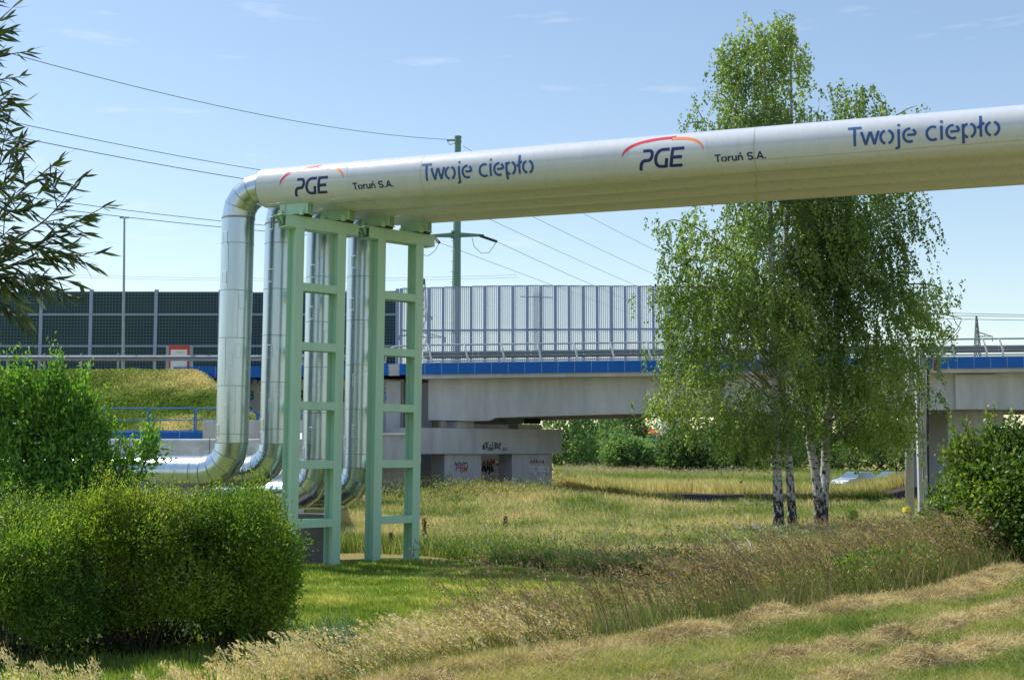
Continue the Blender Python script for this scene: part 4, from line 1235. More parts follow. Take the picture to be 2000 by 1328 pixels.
bp = MB(); bp.tube([(X(1811.5, yy), yy + .3, -.2), W(1811.5, 700, yy + .3)], .075, 10); tag(bp.build('cable_pipe', M_black, loc=(X(1811.5, yy), yy + .3, 0), smooth=True), 'black cable pipe standing right of the slotted concrete post', 'pipe')
ce = thing('cable_end', 'black cables with two red surge arresters hanging above the bridge panels', 'cable end', W(1828, 735, yq), None)
m = MB()
for pts in ([(1841, 612), (1862, 619), (1868, 634), (1876, 640), (1870, 650), (1858, 662), (1842, 675), (1832, 688), (1829, 712)], [(1855, 616), (1877, 622), (1877, 628), (1868, 645), (1848, 664), (1834, 685), (1831, 712)], [(1848, 622), (1858, 632), (1856, 645), (1842, 668), (1827, 700), (1826, 712)]):
    m.tube([W(a, b, yq - .1) for a, b in pts], .016, 5)
m.build('cable_loops', M_wire, ce)
m = MB()
for dx in (0, 4):
    m.tube([W(1826 + dx, 700, yq), W(1826 + dx - 1, 722, yq)], .015, 5)
    for i in range(8): c = W(1826 + dx - 1 - i * .25, 701.5 + i * 3, yq); m.tube([c + [0, 0, .02], c - [0, 0, .02]], [.045, .065], 8)
m.build('surge_arrester', paint('arrester_red', (.33, .05, .07), rough=.4), ce)
m = MB(); m.box(W(1829, 682, yq), (.10, .08, .035)); m.build('bracket', M_galv, ce)

# ------------------------------------------------------------------ kerb in the meadow, cars, houses
kz = float(terr(X(1412, 66), 66)); m = MB(); m.box((X(1412, 66), 66, kz + .02), (X(1500, 66) - X(1412, 66), .22, .20)); tag(m.build('kerb', M_oldconc, loc=(X(1412, 66), 66, 0)), kind='structure')
M_car = [paint('car_silver', (.55, .58, .62), rough=.25, metal=.6, var=.02, coat=.8), paint('car_white', (.75, .76, .78), rough=.3, var=.02, coat=.8), paint('car_blue', (.10, .20, .40), rough=.25, metal=.4, var=.02, coat=.8)]
M_glass = paint('car_glass', (.10, .16, .22), rough=.06, var=.0, spec=.9)
M_tyre = paint('tyre', (.02, .02, .02), rough=.8); M_rim = paint('rim', (.5, .5, .52), rough=.35, metal=.9)
M_lampg = paint('headlight_glass', (.7, .72, .75), rough=.1)
def car(px, Y, ang, mat, label):
    gx_ = X(px, Y); gz = float(terr(gx_, Y)); t = thing('parked_car', label, 'car', (gx_, Y, gz), 'cars parked beyond the meadow')
    c, s = math.cos(ang), math.sin(ang)
    def T(p): return np.array([gx_ + p[0] * c - p[1] * s, Y + p[0] * s + p[1] * c, gz + p[2]])
    prof = [(-2.1, .35), (-2.15, .75), (-1.95, .98), (-1.55, 1.02), (-.95, 1.44), (.35, 1.46), (1.05, 1.0), (1.85, .86), (2.12, .62), (2.1, .35)]
    m = MB(); A = [T((x, -.84 + (.14 if z > 1.1 else 0), z)) for x, z in prof]; B = [T((x, .84 - (.14 if z > 1.1 else 0), z)) for x, z in prof]; n = len(prof)
    m.add(A + B, [tuple(range(n))[::-1], tuple(range(n, 2 * n))] + [(i, (i + 1) % n, n + (i + 1) % n, n + i) for i in range(n)]); m.build('body', mat, t, bevel=.05)
    def q(nm, pts): m = MB(); m.add([T(p) for p in pts], [tuple(range(len(pts)))]); m.build(nm, M_glass, t)
    q('windscreen', [(.42, -.66, 1.44), (.42, .66, 1.44), (1.0, .76, 1.05), (1.0, -.76, 1.05)]); q('rear_window', [(-1.0, .66, 1.425), (-1.0, -.66, 1.425), (-1.5, -.76, 1.07), (-1.5, .76, 1.07)])
    for sy in (-1, 1):
        q('side_window', [(-1.35, sy * .81, 1.06), (.92, sy * .81, 1.06), (.34, sy * .715, 1.40), (-.9, sy * .715, 1.40)])
        for wx in (-1.3, 1.3):
            m = MB(); m.tube([T((wx, sy * .70, .32)), T((wx, sy * .87, .32))], .32, 16); w_ = m.build('wheel', M_tyre, t)
            m = MB(); m.tube([T((wx, sy * .86, .32)), T((wx, sy * .885, .32))], .19, 12); m.build('rim', M_rim, w_)
        m = MB(); m.box(T((2.0, sy * .6, .70)), (.13, .16, .07), (np.array([c, s, 0]), np.array([-s, c, 0]), np.array([0, 0, 1.]))); m.build('headlight', M_lampg, t)
car(1672, 102, R(215), M_car[0], 'silver parked car, leftmost beyond the meadow under the birch leaves')
car(1742, 105, R(205), M_car[2], 'blue parked car between the silver car and the concrete pole')
car(1812, 106, R(200), M_car[1], 'white parked car behind the black cable pipe')
def house(nm, label, px0, px1, Y, ytop_wall, yroof, depth, wallm, roofm, hip=True, wins=((.3, .5), (.7, .5))):
    x0, x1 = X(px0, Y), X(px1, Y); zt = Zp(ytop_wall, Y); zr = Zp(yroof, Y); t = thing(nm, label, 'house', ((x0 + x1) / 2, Y + depth / 2, 0))
    m = MB(); m.box(((x0 + x1) / 2, Y + depth / 2, zt / 2), ((x1 - x0) / 2, depth / 2, zt / 2)); m.build('wall', wallm, t)
    if roofm:
        e = .6; cx, cy = (x0 + x1) / 2, Y + depth / 2; h = (x1 - x0) * .16
        m = MB(); m.add([(x0 - e, Y - e, zt - .05), (x1 + e, Y - e, zt - .05), (x1 + e, Y + depth + e, zt - .05), (x0 - e, Y + depth + e, zt - .05), (cx - h, cy, zr), (cx + h, cy, zr)], [(0, 1, 5, 4), (1, 2, 5), (2, 3, 4, 5), (3, 0, 4), (3, 2, 1, 0)]); m.build('roof', roofm, t)
    for fx, fz in wins:
        m = MB(); m.box((x0 + (x1 - x0) * fx, Y - .01, zt * fz + zt * .35), (.5, .03, .6)); m.build('window', M_glass, t)
M_roof = paint('red_roof_tiles', (.50, .045, .035), rough=.6); M_hw = paint('house_render', (.55, .50, .48), rough=.8); M_hwhite = paint('white_render', (.72, .73, .75), rough=.8)
house('house', 'house with bright red hip roof among the trees beyond the meadow', 1251, 1286, 225, 845, 834, 6, M_hw, M_roof)
house('house', 'low white house with small red roof in front of the tall red-roofed one', 1252, 1300, 212, 866, 858, 5, M_hwhite, M_roof, wins=((.2, .4), (.5, .4), (.8, .4)))
house('apartment_block', 'pale flat-roofed block glimpsed at the right end of the tree line', 1292, 1345, 330, 808, 806, 12, M_hwhite, None, wins=((.3, .2), (.6, .2), (.3, .45), (.6, .45)))
# ------------------------------------------------------------------ birches
M_birch = veg('birch_leaf', [(.030, .052, .014), (.055, .085, .022), (.085, .118, .034), (.14, .16, .055)], .52, rough=.34, spec=.6, k=2.8)
M_hedge = veg('hedge_leaf', [(.025, .050, .010), (.048, .092, .014), (.085, .135, .02), (.18, .19, .03)], .47, rough=.42, spec=.4, k=2.45)
M_hedgey = veg('yellowish_hedge_leaf', [(.03, .052, .010), (.065, .10, .014), (.11, .15, .02), (.22, .20, .03)], .46, rough=.42, spec=.4, k=2.55)
M_hedge2 = veg('glossy_leaf', [(.022, .050, .010), (.040, .085, .014), (.065, .13, .02), (.11, .17, .03)], .48, rough=.40, spec=.4, k=2.75)
M_vine = veg('vine_leaf', [(.030, .060, .012), (.055, .10, .018), (.09, .145, .025), (.20, .23, .04)], .42, rough=.40, spec=.5, k=1.55)
M_willow = veg('willow_leaf', [(.025, .040, .015), (.035, .055, .018), (.05, .075, .025)], .22, rough=.45, spec=.3, k=1.7)
M_far = veg('far_leaf', [(.034, .062, .028), (.058, .092, .040), (.090, .120, .056)], .42, rough=.6, spec=.2, k=3.2)
M_fard = veg('far_dark_leaf', [(.024, .046, .020), (.040, .066, .028), (.062, .090, .040)], .40, rough=.6, spec=.2, k=2.9)
M_twig = paint('brown_twig', (.10, .075, .05), rough=.8)
M_dtwig = paint('dark_bark', (.05, .042, .035), rough=.9, bump=.5, bscale=30)

def bark_mat():
    m, N, L, o = newmat('birch_bark')
    p = N.new('ShaderNodeBsdfPrincipled'); p.inputs['Roughness'].default_value = .75; p.inputs['Specular IOR Level'].default_value = .25
    t = N.new('ShaderNodeTexCoord')
    def noise(sx, sc, det):
        mp = N.new('ShaderNodeMapping'); mp.inputs['Scale'].default_value = sx; L.new(t.outputs['Object'], mp.inputs['Vector'])
        n = N.new('ShaderNodeTexNoise'); n.inputs['Scale'].default_value = sc; n.inputs['Detail'].default_value = det; n.inputs['Roughness'].default_value = .65
        L.new(mp.outputs['Vector'], n.inputs['Vector']); return n.outputs['Fac']
    lent = ramp(N, [(.565, (0, 0, 0)), (.63, (1, 1, 1))]); L.new(noise((1, 1, 5), 3.2, 5), lent.inputs['Fac'])
    # black fissured plates, common on the old bark near the foot and rarer above
    s = N.new('ShaderNodeSeparateXYZ'); L.new(t.outputs['Object'], s.inputs[0])
    mr = N.new('ShaderNodeMapRange'); mr.inputs['From Min'].default_value = 0; mr.inputs['From Max'].default_value = 3.2; mr.inputs['To Min'].default_value = .17; mr.inputs['To Max'].default_value = -.14; L.new(s.outputs['Z'], mr.inputs['Value'])
    ad = N.new('ShaderNodeMath'); ad.operation = 'ADD'; L.new(noise((1.4, 1.4, .75), 4.5, 6), ad.inputs[0]); L.new(mr.outputs['Result'], ad.inputs[1])
    fis = ramp(N, [(.54, (0, 0, 0)), (.60, (1, 1, 1))]); L.new(ad.outputs[0], fis.inputs['Fac'])
    mxx = N.new('ShaderNodeMath'); mxx.operation = 'MAXIMUM'; L.new(lent.outputs['Color'], mxx.inputs[0]); L.new(fis.outputs['Color'], mxx.inputs[1])
    wh = ramp(N, [(.3, (.34, .33, .32)), (.7, (.56, .55, .54))]); L.new(noise((1, 1, 3), 2, 4), wh.inputs['Fac'])
    mx = N.new('ShaderNodeMixRGB'); mx.inputs['Color2'].default_value = (.035, .030, .028, 1); L.new(mxx.outputs[0], mx.inputs['Fac']); L.new(wh.outputs['Color'], mx.inputs['Color1'])
    L.new(mx.outputs['Color'], p.inputs['Base Color'])
    b = N.new('ShaderNodeBump'); b.inputs['Strength'].default_value = .6; b.inputs['Distance'].default_value = .03; b.invert = True; L.new(mxx.outputs[0], b.inputs['Height']); L.new(b.outputs['Normal'], p.inputs['Normal'])
    L.new(p.outputs[0], o.inputs['Surface']); return m
M_bark = bark_mat()

M_limb = paint('birch_limb', (.20, .17, .15), rough=.8, var=.4, scale=2)
def catmull(P, k=6):
    P = [np.asarray(p, float) for p in P]; P = [2 * P[0] - P[1]] + P + [2 * P[-1] - P[-2]]; out = []
    for i in range(1, len(P) - 2):
        for j in range(k):
            t = j / k
            out.append(.5 * ((2 * P[i]) + (-P[i - 1] + P[i + 1]) * t + (2 * P[i - 1] - 5 * P[i] + 4 * P[i + 1] - P[i + 2]) * t * t + (-P[i - 1] + 3 * P[i] - 3 * P[i + 1] + P[i + 2]) * t ** 3))
    out.append(P[-2]); return out

class Leafset:
    def __init__(s): s.P = []; s.S = []; s.T = []; s.A = []
    def add(s, P, S, T, A): s.P.append(P); s.S.append(S); s.T.append(T); s.A.append(A)
    def build(s, name, aspect, mat, parent, droop=0.3, rg=rng):
        return leaves(name, np.concatenate(s.P), np.concatenate(s.S), aspect, mat, parent, np.concatenate(s.T), np.concatenate(s.A), droop, rg=rg)

def birch(label, Y, trunks, env, nclump, seed, lsize=.112, weep=.9, depthk=.85, holes=.45):
    rg = np.random.default_rng(seed)
    p0 = W(*trunks[0][0][0], Y)
    t = thing('birch_tree', label, 'tree', (p0[0], Y, float(terr(p0[0], Y))), 'birches in the meadow')
    paths = []
    for pl, r0, dy in trunks:
        P = [W(a, b, Y + dy * min(1, i / 2)) for i, (a, b) in enumerate(pl)]
        P[0][2] = float(terr(P[0][0], Y)) - .1
        P = catmull(P, 7); n = len(P); H = np.array([p[2] for p in P]); f = (H - H[0]) / (H[-1] - H[0])
        rad = r0 * (1 - f) ** .8 + .012 + r0 * .55 * np.exp(-(H - H[0]) / .35)
        m = MB(); m.tube(P, list(rad), 14); m.build('trunk', M_bark, t, smooth=True)
        paths.append((np.array(P), rad))
    e = np.array(env, float)   # rows: py, left px, right px
    zz = np.array([W(1000, a, Y)[2] for a in e[:, 0]])[::-1]; xl = np.array([W(a, 880, Y)[0] for a in e[:, 1]])[::-1]; xr = np.array([W(a, 880, Y)[0] for a in e[:, 2]])[::-1]
    out = []
    while len(out) < nclump:
        z = rg.uniform(zz[0], zz[-1]); l, r_ = np.interp(z, zz, xl), np.interp(z, zz, xr)
        if rg.random() > (r_ - l) / 6.5: continue
        u = rg.uniform(-1, 1); x = (l + r_) / 2 + u * (r_ - l) / 2
        v = rg.uniform(-1, 1) * math.sqrt(max(0, 1 - u * u * .8)); y = Y + v * (r_ - l) / 2 * depthk
        q = np.array([[x * .6, y * .6, z * .5]])
        if vnoise(q, seed)[0] < holes and rg.random() < .85: continue
        out.append((x, y, z, abs(v)))
    ls = Leafset(); br = MB(); tw = MB()
    for i, (x, y, z, v) in enumerate(out):
        c = np.array([x, y, z])
        # branch back to the nearest trunk
        best = None
        for P, rad in paths:
            dd = np.linalg.norm(P[:, :2] - c[:2], axis=1); want = np.maximum(z - .55 * dd, P[0, 2] + 3.4)
            j = int(np.argmin(np.abs(P[:, 2] - want) + .15 * dd)); 
            if best is None or dd[j] < best[0]: best = (dd[j], P[j], rad[j])
        dist, a, ra = best
        if i % 6 == 0 and .3 < dist < 3.4 and z > a[2] - .4:
            mid = lerp(a, c, .55) + np.array([0, 0, .12 * dist]) + rg.normal(size=3) * .12
            rb = min(ra * .5, .006 + .007 * dist)
            br.tube(catmull([a, mid, c + [0, 0, .15]], 4), list(np.linspace(rb, .006, 9)), 5, cap=False)
        tn = np.clip(.45 + .5 * (vnoise(np.array([[x * .6, y * .6, z * .6]]), seed + 3)[0] - .5) * 2 + rg.normal() * .1, 0, 1)
        for k in range(rg.integers(3, 6)):
            o = c + rg.normal(size=3) * np.array([.22, .22, .15])
            ln = rg.uniform(.35, 1.0) * weep * (1.35 if rg.random() < .25 else 1)
            d = np.array([o[0] - a[0], o[1] - a[1], 0]); d = d / (np.linalg.norm(d) + 1e-6) * .25 + rg.normal(size=3) * .14
            npts = int(ln / .05) + 3
            f = np.sort(rg.random(npts)) 
            line = o + d * f[:, None] * ln + np.array([0, 0, -1.]) * (f[:, None] ** 1.3 * ln) 
            if k < 1: tw.tube([o + (c - o) * .8, o, o + d * .6 * ln - [0, 0, .45 * ln], o + d * ln - [0, 0, ln]], [.004, .003, .002, .001], 3, cap=False)
            P = line + rg.normal(size=(npts, 3)) * .045
            ls.add(P, rg.uniform(.55, 1.3, npts) * lsize, np.clip(tn + rg.normal(size=npts) * .16, 0, 1), np.tile(np.array([0, 0, -.5]), (npts, 1)) + d * .5)
    cr = ls.build('crown', .72, M_birch, t, .1, rg)
    b = br.build('limbs', M_limb, t, smooth=True)
    tw.build('twigs', M_twig, b)
    return t

birch('birch with the thickest single trunk, leftmost of the group', 46.0,
      [([(1522, 1031), (1519, 960), (1515, 860), (1511, 720), (1509, 560), (1504, 420), (1500, 250), (1487, 100), (1465, 30)], .17, 0)],
      [(32, 1450, 1478), (70, 1425, 1520), (140, 1412, 1555), (230, 1418, 1570), (300, 1400, 1600), (420, 1335, 1610), (500, 1300, 1610), (600, 1300, 1590), (700, 1300, 1590), (790, 1280, 1570), (850, 1320, 1560), (880, 1395, 1540)], 820, 11)
birch('slim straight white birch close right of the thick-trunked one', 46.6,
      [([(1549, 1035), (1543, 940), (1534, 820), (1525, 720), (1524, 640), (1533, 480), (1545, 300), (1545, 150), (1541, 28)], .145, 0)],
      [(25, 1533, 1548), (70, 1500, 1556), (110, 1490, 1580), (150, 1480, 1630), (240, 1470, 1690), (350, 1450, 1690), (450, 1440, 1690), (600, 1440, 1690), (760, 1460, 1650), (840, 1490, 1610)], 560, 12)
birch('twin-trunked birch, forked at its foot, with long weeping curtains on the right', 47.4,
      [([(1601, 1031), (1599, 985), (1592, 920), (1581, 850), (1576, 740), (1570, 600), (1566, 450), (1585, 320), (1600, 200)], .165, 0),
       ([(1606, 1031), (1608, 975), (1612, 920), (1616, 820), (1628, 720), (1641, 590), (1652, 440), (1665, 300), (1682, 172)], .18, .35)],
      [(165, 1665, 1700), (205, 1640, 1740), (260, 1580, 1770), (330, 1560, 1795), (420, 1570, 1806), (520, 1580, 1812), (600, 1590, 1850), (660, 1590, 1842), (760, 1580, 1835), (830, 1600, 1780), (852, 1630, 1752)], 740, 13, weep=1.1, holes=.46)
# side limbs that stand out of the left outline
def spray(parent_label, Y, items, seed, mat=M_birch):
    rg = np.random.default_rng(seed); ls = Leafset(); m = MB()
    for pts, n, sp in items:
        P = np.array(catmull([W(a, b, Y + rg.normal() * .3) for a, b in pts], 8)); m.tube(list(P), list(np.linspace(.045, .008, len(P))), 5, cap=False)
        for _ in range(n):
            f = rg.beta(2, 1.3); c = P[int(f * (len(P) - 1))] + rg.normal(size=3) * np.array([sp, sp, sp * .5])
            ln = rg.uniform(.3, .9); k = int(ln / .045) + 2; g_ = rg.random(k)[:, None]
            q = c + rg.normal(size=3) * .1 * g_ - np.array([0, 0, 1.]) * g_ * ln + rg.normal(size=(k, 3)) * .05
            ls.add(q, rg.uniform(.75, 1.25, k) * .105, np.clip(.45 + rg.normal() * .15 + rg.normal(size=k) * .15, 0, 1), np.tile([0, 0, -.5], (k, 1)))
    t = [o for o in scene.objects if o.get('label') == parent_label][0]
    ls.build('crown', .72, mat, t, .1, rg); m.build('limbs', M_limb, t, smooth=True)
spray('birch with the thickest single trunk, leftmost of the group', 46.0, [
    ([(1504, 330), (1420, 270), (1375, 235), (1350, 185)], 26, .32), ([(1375, 238), (1340, 240)], 9, .25), ([(1500, 300), (1440, 220), (1410, 185), (1385, 178)], 14, .3),
    ([(1509, 640), (1420, 570), (1320, 560), (1262, 570)], 34, .4), ([(1510, 720), (1420, 680), (1330, 690), (1275, 690)], 34, .4),
    ([(1512, 850), (1430, 800), (1330, 790), (1262, 780)], 34, .35), ([(1509, 560), (1400, 470), (1320, 430), (1285, 450)], 40, .45), ([(1514, 870), (1470, 862), (1420, 858), (1385, 848)], 14, .35), ([(1509, 600), (1390, 520), (1300, 500)], 36, .45)], 31)
spray('twin-trunked birch, forked at its foot, with long weeping curtains on the right', 47.4, [
    ([(1660, 330), (1720, 250), (1770, 215), (1792, 206)], 14, .25), ([(1640, 620), (1750, 560), (1830, 560), (1855, 590)], 34, .45), ([(1650, 460), (1720, 430), (1790, 430)], 24, .45), ([(1630, 720), (1740, 690), (1815, 705)], 30, .4)], 33)

# ------------------------------------------------------------------ shrubs
def shrub(nm, label, cat, lobes, n, lsize, aspect, mat, seed, shoots=0, shoot_h=.5, base=None, group=None, inner=.2, stems=10, clump=9, spread=.16, droop=0, lit=None, stem_name='stems', leaf_name='foliage', stem_r=.02, up=.25, rag=.35):
    """lobes: (px, py, Y, rx, ry, rz) in photo pixels and metres"""
    rg = np.random.default_rng(seed)
    C_ = np.array([W(a, b, c) for a, b, c, *_ in lobes]); Rr = np.array([l[3:6] for l in lobes], float)
    if base is None: base = C_.mean(0)
    gz = float(terr(base[0], base[1])); t = thing(nm, label, cat, (base[0], base[1], gz), group)
    area = (Rr[:, 0] * Rr[:, 2] + Rr[:, 1] * Rr[:, 2] + Rr[:, 0] * Rr[:, 1]); pr = area / area.sum()
    nc = n // clump; out = []; tot = 0
    while tot < nc:
        k = rg.choice(len(lobes), size=nc, p=pr); d = unit(rg.normal(size=(nc, 3)))
        rr = np.where(rg.random(nc) < inner, rg.uniform(.3, .85, nc), rg.uniform(.84, 1.04, nc))
        bump = 1 + (vnoise(C_[k] * 2 + d * 3.1, seed) - .5) * rag
        q = C_[k] + d * Rr[k] * (rr * bump)[:, None]
        dd = (((q[:, None, :] - C_[None]) / Rr[None]) ** 2).sum(2); dd[np.arange(nc), k] = 9
        q = q[(dd.min(1) > .55) | (rg.random(nc) < .10)]
        q = q[q[:, 2] > terr(q[:, 0], q[:, 1]) + .05]
        out.append(q); tot += len(q)
    q = np.concatenate(out)[:nc]
    tn = np.clip(.42 + (vnoise(q * 1.1, seed + 5) - .5) * .9, 0, 1)
    P = np.repeat(q, clump, 0) + rg.normal(size=(nc * clump, 3)) * spread
    T = np.repeat(tn, clump) + rg.normal(size=nc * clump) * .16
    S = lsize * rg.uniform(.7, 1.3, nc * clump)
    outw = unit(np.repeat(q, clump, 0) - C_.mean(0)); A = outw * .6 + np.array([0, 0, up])
    m = MB()
    Ps, Ss, Ts, As = [P], [S], [T], [A]
    if shoots:
        k = rg.choice(len(lobes), size=shoots, p=pr); d = unit(rg.normal(size=(shoots, 3)) * [1, 1, .4] + [0, 0, .9]); d[:, 2] = np.abs(d[:, 2])
        b = C_[k] + d * Rr[k] * .92
        for bb in b:
            h = rg.uniform(.45, 1.2) * shoot_h; dirn = unit(np.array([rg.normal() * .22, rg.normal() * .22, 1.])); e = bb + dirn * h
            m.tube([bb - dirn * .2, e], [.006, .002], 3, cap=False)
            nl = int(h / (lsize * .45)) + 4; f = rg.random(nl)[:, None]
            Ps.append(bb + dirn * h * f + rg.normal(size=(nl, 3)) * lsize * .35); Ss.append(lsize * (1.2 - .5 * f[:, 0])); Ts.append(np.clip(.62 + rg.normal(size=nl) * .2, 0, 1)); As.append(np.tile(dirn * .9, (nl, 1)) + rg.normal(size=(nl, 3)) * .3)
    leaves(leaf_name, np.concatenate(Ps), np.concatenate(Ss), aspect, mat, t, np.concatenate(Ts), np.concatenate(As), droop, rg=rg)
    for _ in range(stems):
        k = rg.integers(len(lobes)); e = C_[k] + rg.normal(size=3) * Rr[k] * .45
        b = np.array([base[0] + (e[0] - base[0]) * .45 + rg.normal() * .1, base[1] + (e[1] - base[1]) * .45 + rg.normal() * .1, 0]); b[2] = float(terr(b[0], b[1])) - .05
        mid = lerp(b, e, .5) + rg.normal(size=3) * .12 + [0, 0, .1]
        m.tube(catmull([b, mid, e], 4), list(np.linspace(stem_r * rg.uniform(.7, 1.2), stem_r * .3, 9)), 5, cap=False)
    if m.v: m.build(stem_name, M_dtwig if stem_r > .03 else M_twig, t)
    return t

# the long hedge-like growth on the left: three shrubs, each of many uneven leafy masses on bare stems
def masses(seed, px0, px1, Y, tops, n, ymax=1195):
    rg = np.random.default_rng(seed); L_ = []
    tx, ty = zip(*tops)
    for i in range(n):
        px = rg.uniform(px0, px1); r_ = rg.uniform(.18, .46); top = np.interp(px, tx, ty) + rg.normal() * 18
        py = top + r_ * F / Y * .8 + rg.beta(1.0, 1.5) * (ymax - top - r_ * F / Y * .8)
        L_.append((px, py, Y + rg.uniform(-1.0, .6), r_ * rg.uniform(1.0, 1.6), r_ * 1.3, r_ * rg.uniform(.7, 1.15)))
    return L_
HT = [(-150, 1005), (0, 1012), (80, 1000), (140, 984), (250, 970), (330, 972), (400, 996), (470, 988), (520, 1000), (560, 1030), (590, 1060)]
shrub('leafy_shrub', 'dense fine-leaved shrub at the right end of the hedge, against the green frame', 'shrub',
      masses(41, 390, 520, 20.4, HT, 34) + [(538, 1120, 20.2, .26, .5, .35), (550, 1065, 20.2, .22, .4, .25)], 52000, .058, .42, M_hedge, 41, shoots=900, shoot_h=.5, base=W(470, 1180, 20.4), group='fine-leaved shrubs of the hedge', stems=110, stem_r=.013, inner=.2, rag=.75, spread=.085, clump=15)
shrub('leafy_shrub', 'dense fine-leaved shrub in the middle of the hedge, yellowish on top', 'shrub',
      masses(42, 165, 385, 19.9, HT, 38), 54000, .058, .42, M_hedgey, 42, shoots=850, shoot_h=.5, base=W(275, 1180, 19.9), group='fine-leaved shrubs of the hedge', stems=90, stem_r=.013, inner=.2, rag=.75, spread=.085, clump=15)
shrub('leafy_shrub', 'dense darker shrub at the left edge of the hedge', 'shrub',
      masses(43, -130, 150, 19.0, HT, 36, 1210), 46000, .056, .42, M_hedge, 43, shoots=600, shoot_h=.5, base=W(20, 1190, 19.0), group='fine-leaved shrubs of the hedge', stems=50, stem_r=.013, inner=.2, rag=.75, spread=.085, clump=15)
shrub('small_tree', 'bushy bright green small tree rising behind the hedge on the left', 'tree',
      [(40, 765, 25.0, .20, .3, .26), (105, 755, 25.1, .22, .3, .22), (70, 815, 25.0, .30, .4, .24), (150, 800, 25.2, .34, .4, .18), (110, 865, 25.2, .52, .6, .28), (20, 870, 25.0, .55, .6, .36), (195, 840, 25.1, .26, .3, .16), (180, 905, 25.2, .42, .5, .20), (255, 915, 25.0, .34, .35, .20), (292, 882, 25.0, .22, .25, .12), (215, 955, 25.0, .34, .35, .2), (60, 940, 24.9, .7, .7, .32), (150, 965, 24.9, .6, .6, .3), (-30, 800, 25, .5, .5, .5)], 9500, .115, .5, M_hedge2, 44, shoots=420, shoot_h=.75, stems=46, stem_r=.032, spread=.12, inner=.35, rag=.8, clump=14)
shrub('vine_shrub', 'large leafy vine-covered bush at the right edge', 'shrub',
      [(1955, 988, 19.0, .62, .8, .70), (1905, 1024, 18.8, .55, .7, .50), (1990, 1064, 18.6, .8, .8, .5), (1865, 1079, 18.8, .34, .5, .28), (1832, 1040, 18.9, .26, .3, .24), (2060, 968, 19.2, .8, .8, .9), (1915, 923, 19.0, .30, .4, .28), (1880, 888, 19.0, .16, .2, .12), (1965, 878, 19.2, .32, .4, .26), (1990, 938, 19.2, .5, .5, .45), (1850, 998, 19, .2, .25, .14)], 36000, .074, .78, M_vine, 45, shoots=220, shoot_h=.5, stems=34, stem_r=.016, spread=.10, rag=.7, inner=.35, clump=13, up=.1)
shrub('grey_shrub', 'feathery blue-green plant at the edge of the lawn', 'plant',
      [(610, 1275, 15.5, .26, .3, .22), (660, 1265, 15.5, .26, .3, .20), (580, 1290, 15.4, .2, .3, .18)], 9000, .06, .12, veg('feathery_leaf', [(.07, .13, .085), (.11, .19, .12)], .35, k=2), 46, shoots=50, shoot_h=.28, stems=16, stem_r=.006, spread=.06, clump=9, up=1.0)

# ------------------------------------------------------------------ distant trees and bushes
for i, (lab, lobes, n, mat) in enumerate([
    ('tall tree just right of the bridge pier, first of the tree line', [(1105, 820, 170, 3.0, 3, 4.6), (1075, 850, 170, 3.0, 3, 3.6), (1125, 880, 168, 2.5, 3, 2.2)], 5200, M_far),
    ('broad tree second from the pier in the tree line', [(1165, 835, 178, 3.4, 3, 4.0), (1140, 880, 176, 3.0, 3, 2.4), (1190, 870, 175, 3, 3, 2.6)], 5200, M_far),
    ('dark tree left of the red-roofed house', [(1210, 815, 200, 3.2, 3, 4.4), (1240, 850, 198, 2.0, 3, 3.0)], 4600, M_fard),
    ('rounded bush below the dark tree, at the meadow edge', [(1215, 885, 150, 2.3, 2.4, 1.9), (1245, 890, 150, 1.8, 2, 1.5)], 4200, M_far),
    ('low bush below the red-roofed house', [(1285, 892, 152, 2.2, 2, 1.2), (1265, 880, 155, 1.4, 2, 1.3)], 3200, M_far),
    ('dark rounded bush between the house and the birches', [(1330, 880, 140, 2.3, 2.3, 2.5), (1365, 890, 140, 2.2, 2.2, 1.9)], 4600, M_fard),
    ('dark tree behind the lowest birch branches', [(1415, 870, 145, 3.0, 2.5, 3.0), (1460, 860, 146, 2.6, 2.5, 3.4)], 5200, M_fard),
    ('leafy tree behind the birch trunks', [(1520, 870, 160, 3.2, 3, 3.2), (1560, 850, 162, 3.0, 3, 4.2), (1490, 830, 165, 2.6, 3, 3.6)], 5600, M_far),
    ('leafy tree right of the birch trunks under the bridge', [(1640, 860, 165, 3.6, 3, 4.2), (1690, 850, 167, 3.4, 3, 4.6), (1620, 890, 160, 2.5, 2.5, 1.8)], 5600, M_far),
    ('leafy tree behind the round concrete pole', [(1745, 860, 165, 3.4, 3, 4.2), (1785, 870, 160, 2.6, 3, 3.4)], 5000, M_far),
    ('bright green young tree between the black pipe and the right pier', [(1840, 875, 100, 1.0, 1.2, 1.6), (1832, 900, 99, .9, 1, 1.2), (1848, 840, 101, .7, .8, .9)], 4200, M_hedge2),
    ]):
    far = lobes[0][2] > 120
    c = W(lobes[0][0], 900, lobes[0][2])
    shrub('distant_tree', lab, 'tree', lobes, n, .42 if far else .2, .7, mat, 60 + i, group='trees and bushes beyond the meadow', stems=9, stem_r=.12 if far else .05, spread=.30 if far else .14, clump=8, inner=.25, leaf_name='crown', stem_name='trunk')
rgw = np.random.default_rng(99)
fx = rgw.uniform(-260, 320, 9000); fy = rgw.uniform(330, 380, 9000); fh = (6 + 5 * vnoise(np.stack([fx * .06, fy * .02], 1), 4)) * np.sqrt(rgw.random(9000))
tag(leaves('distant_woods', np.stack([fx, fy, fh], 1), 2.2, .8, M_far, None, rg=rgw), kind='stuff')

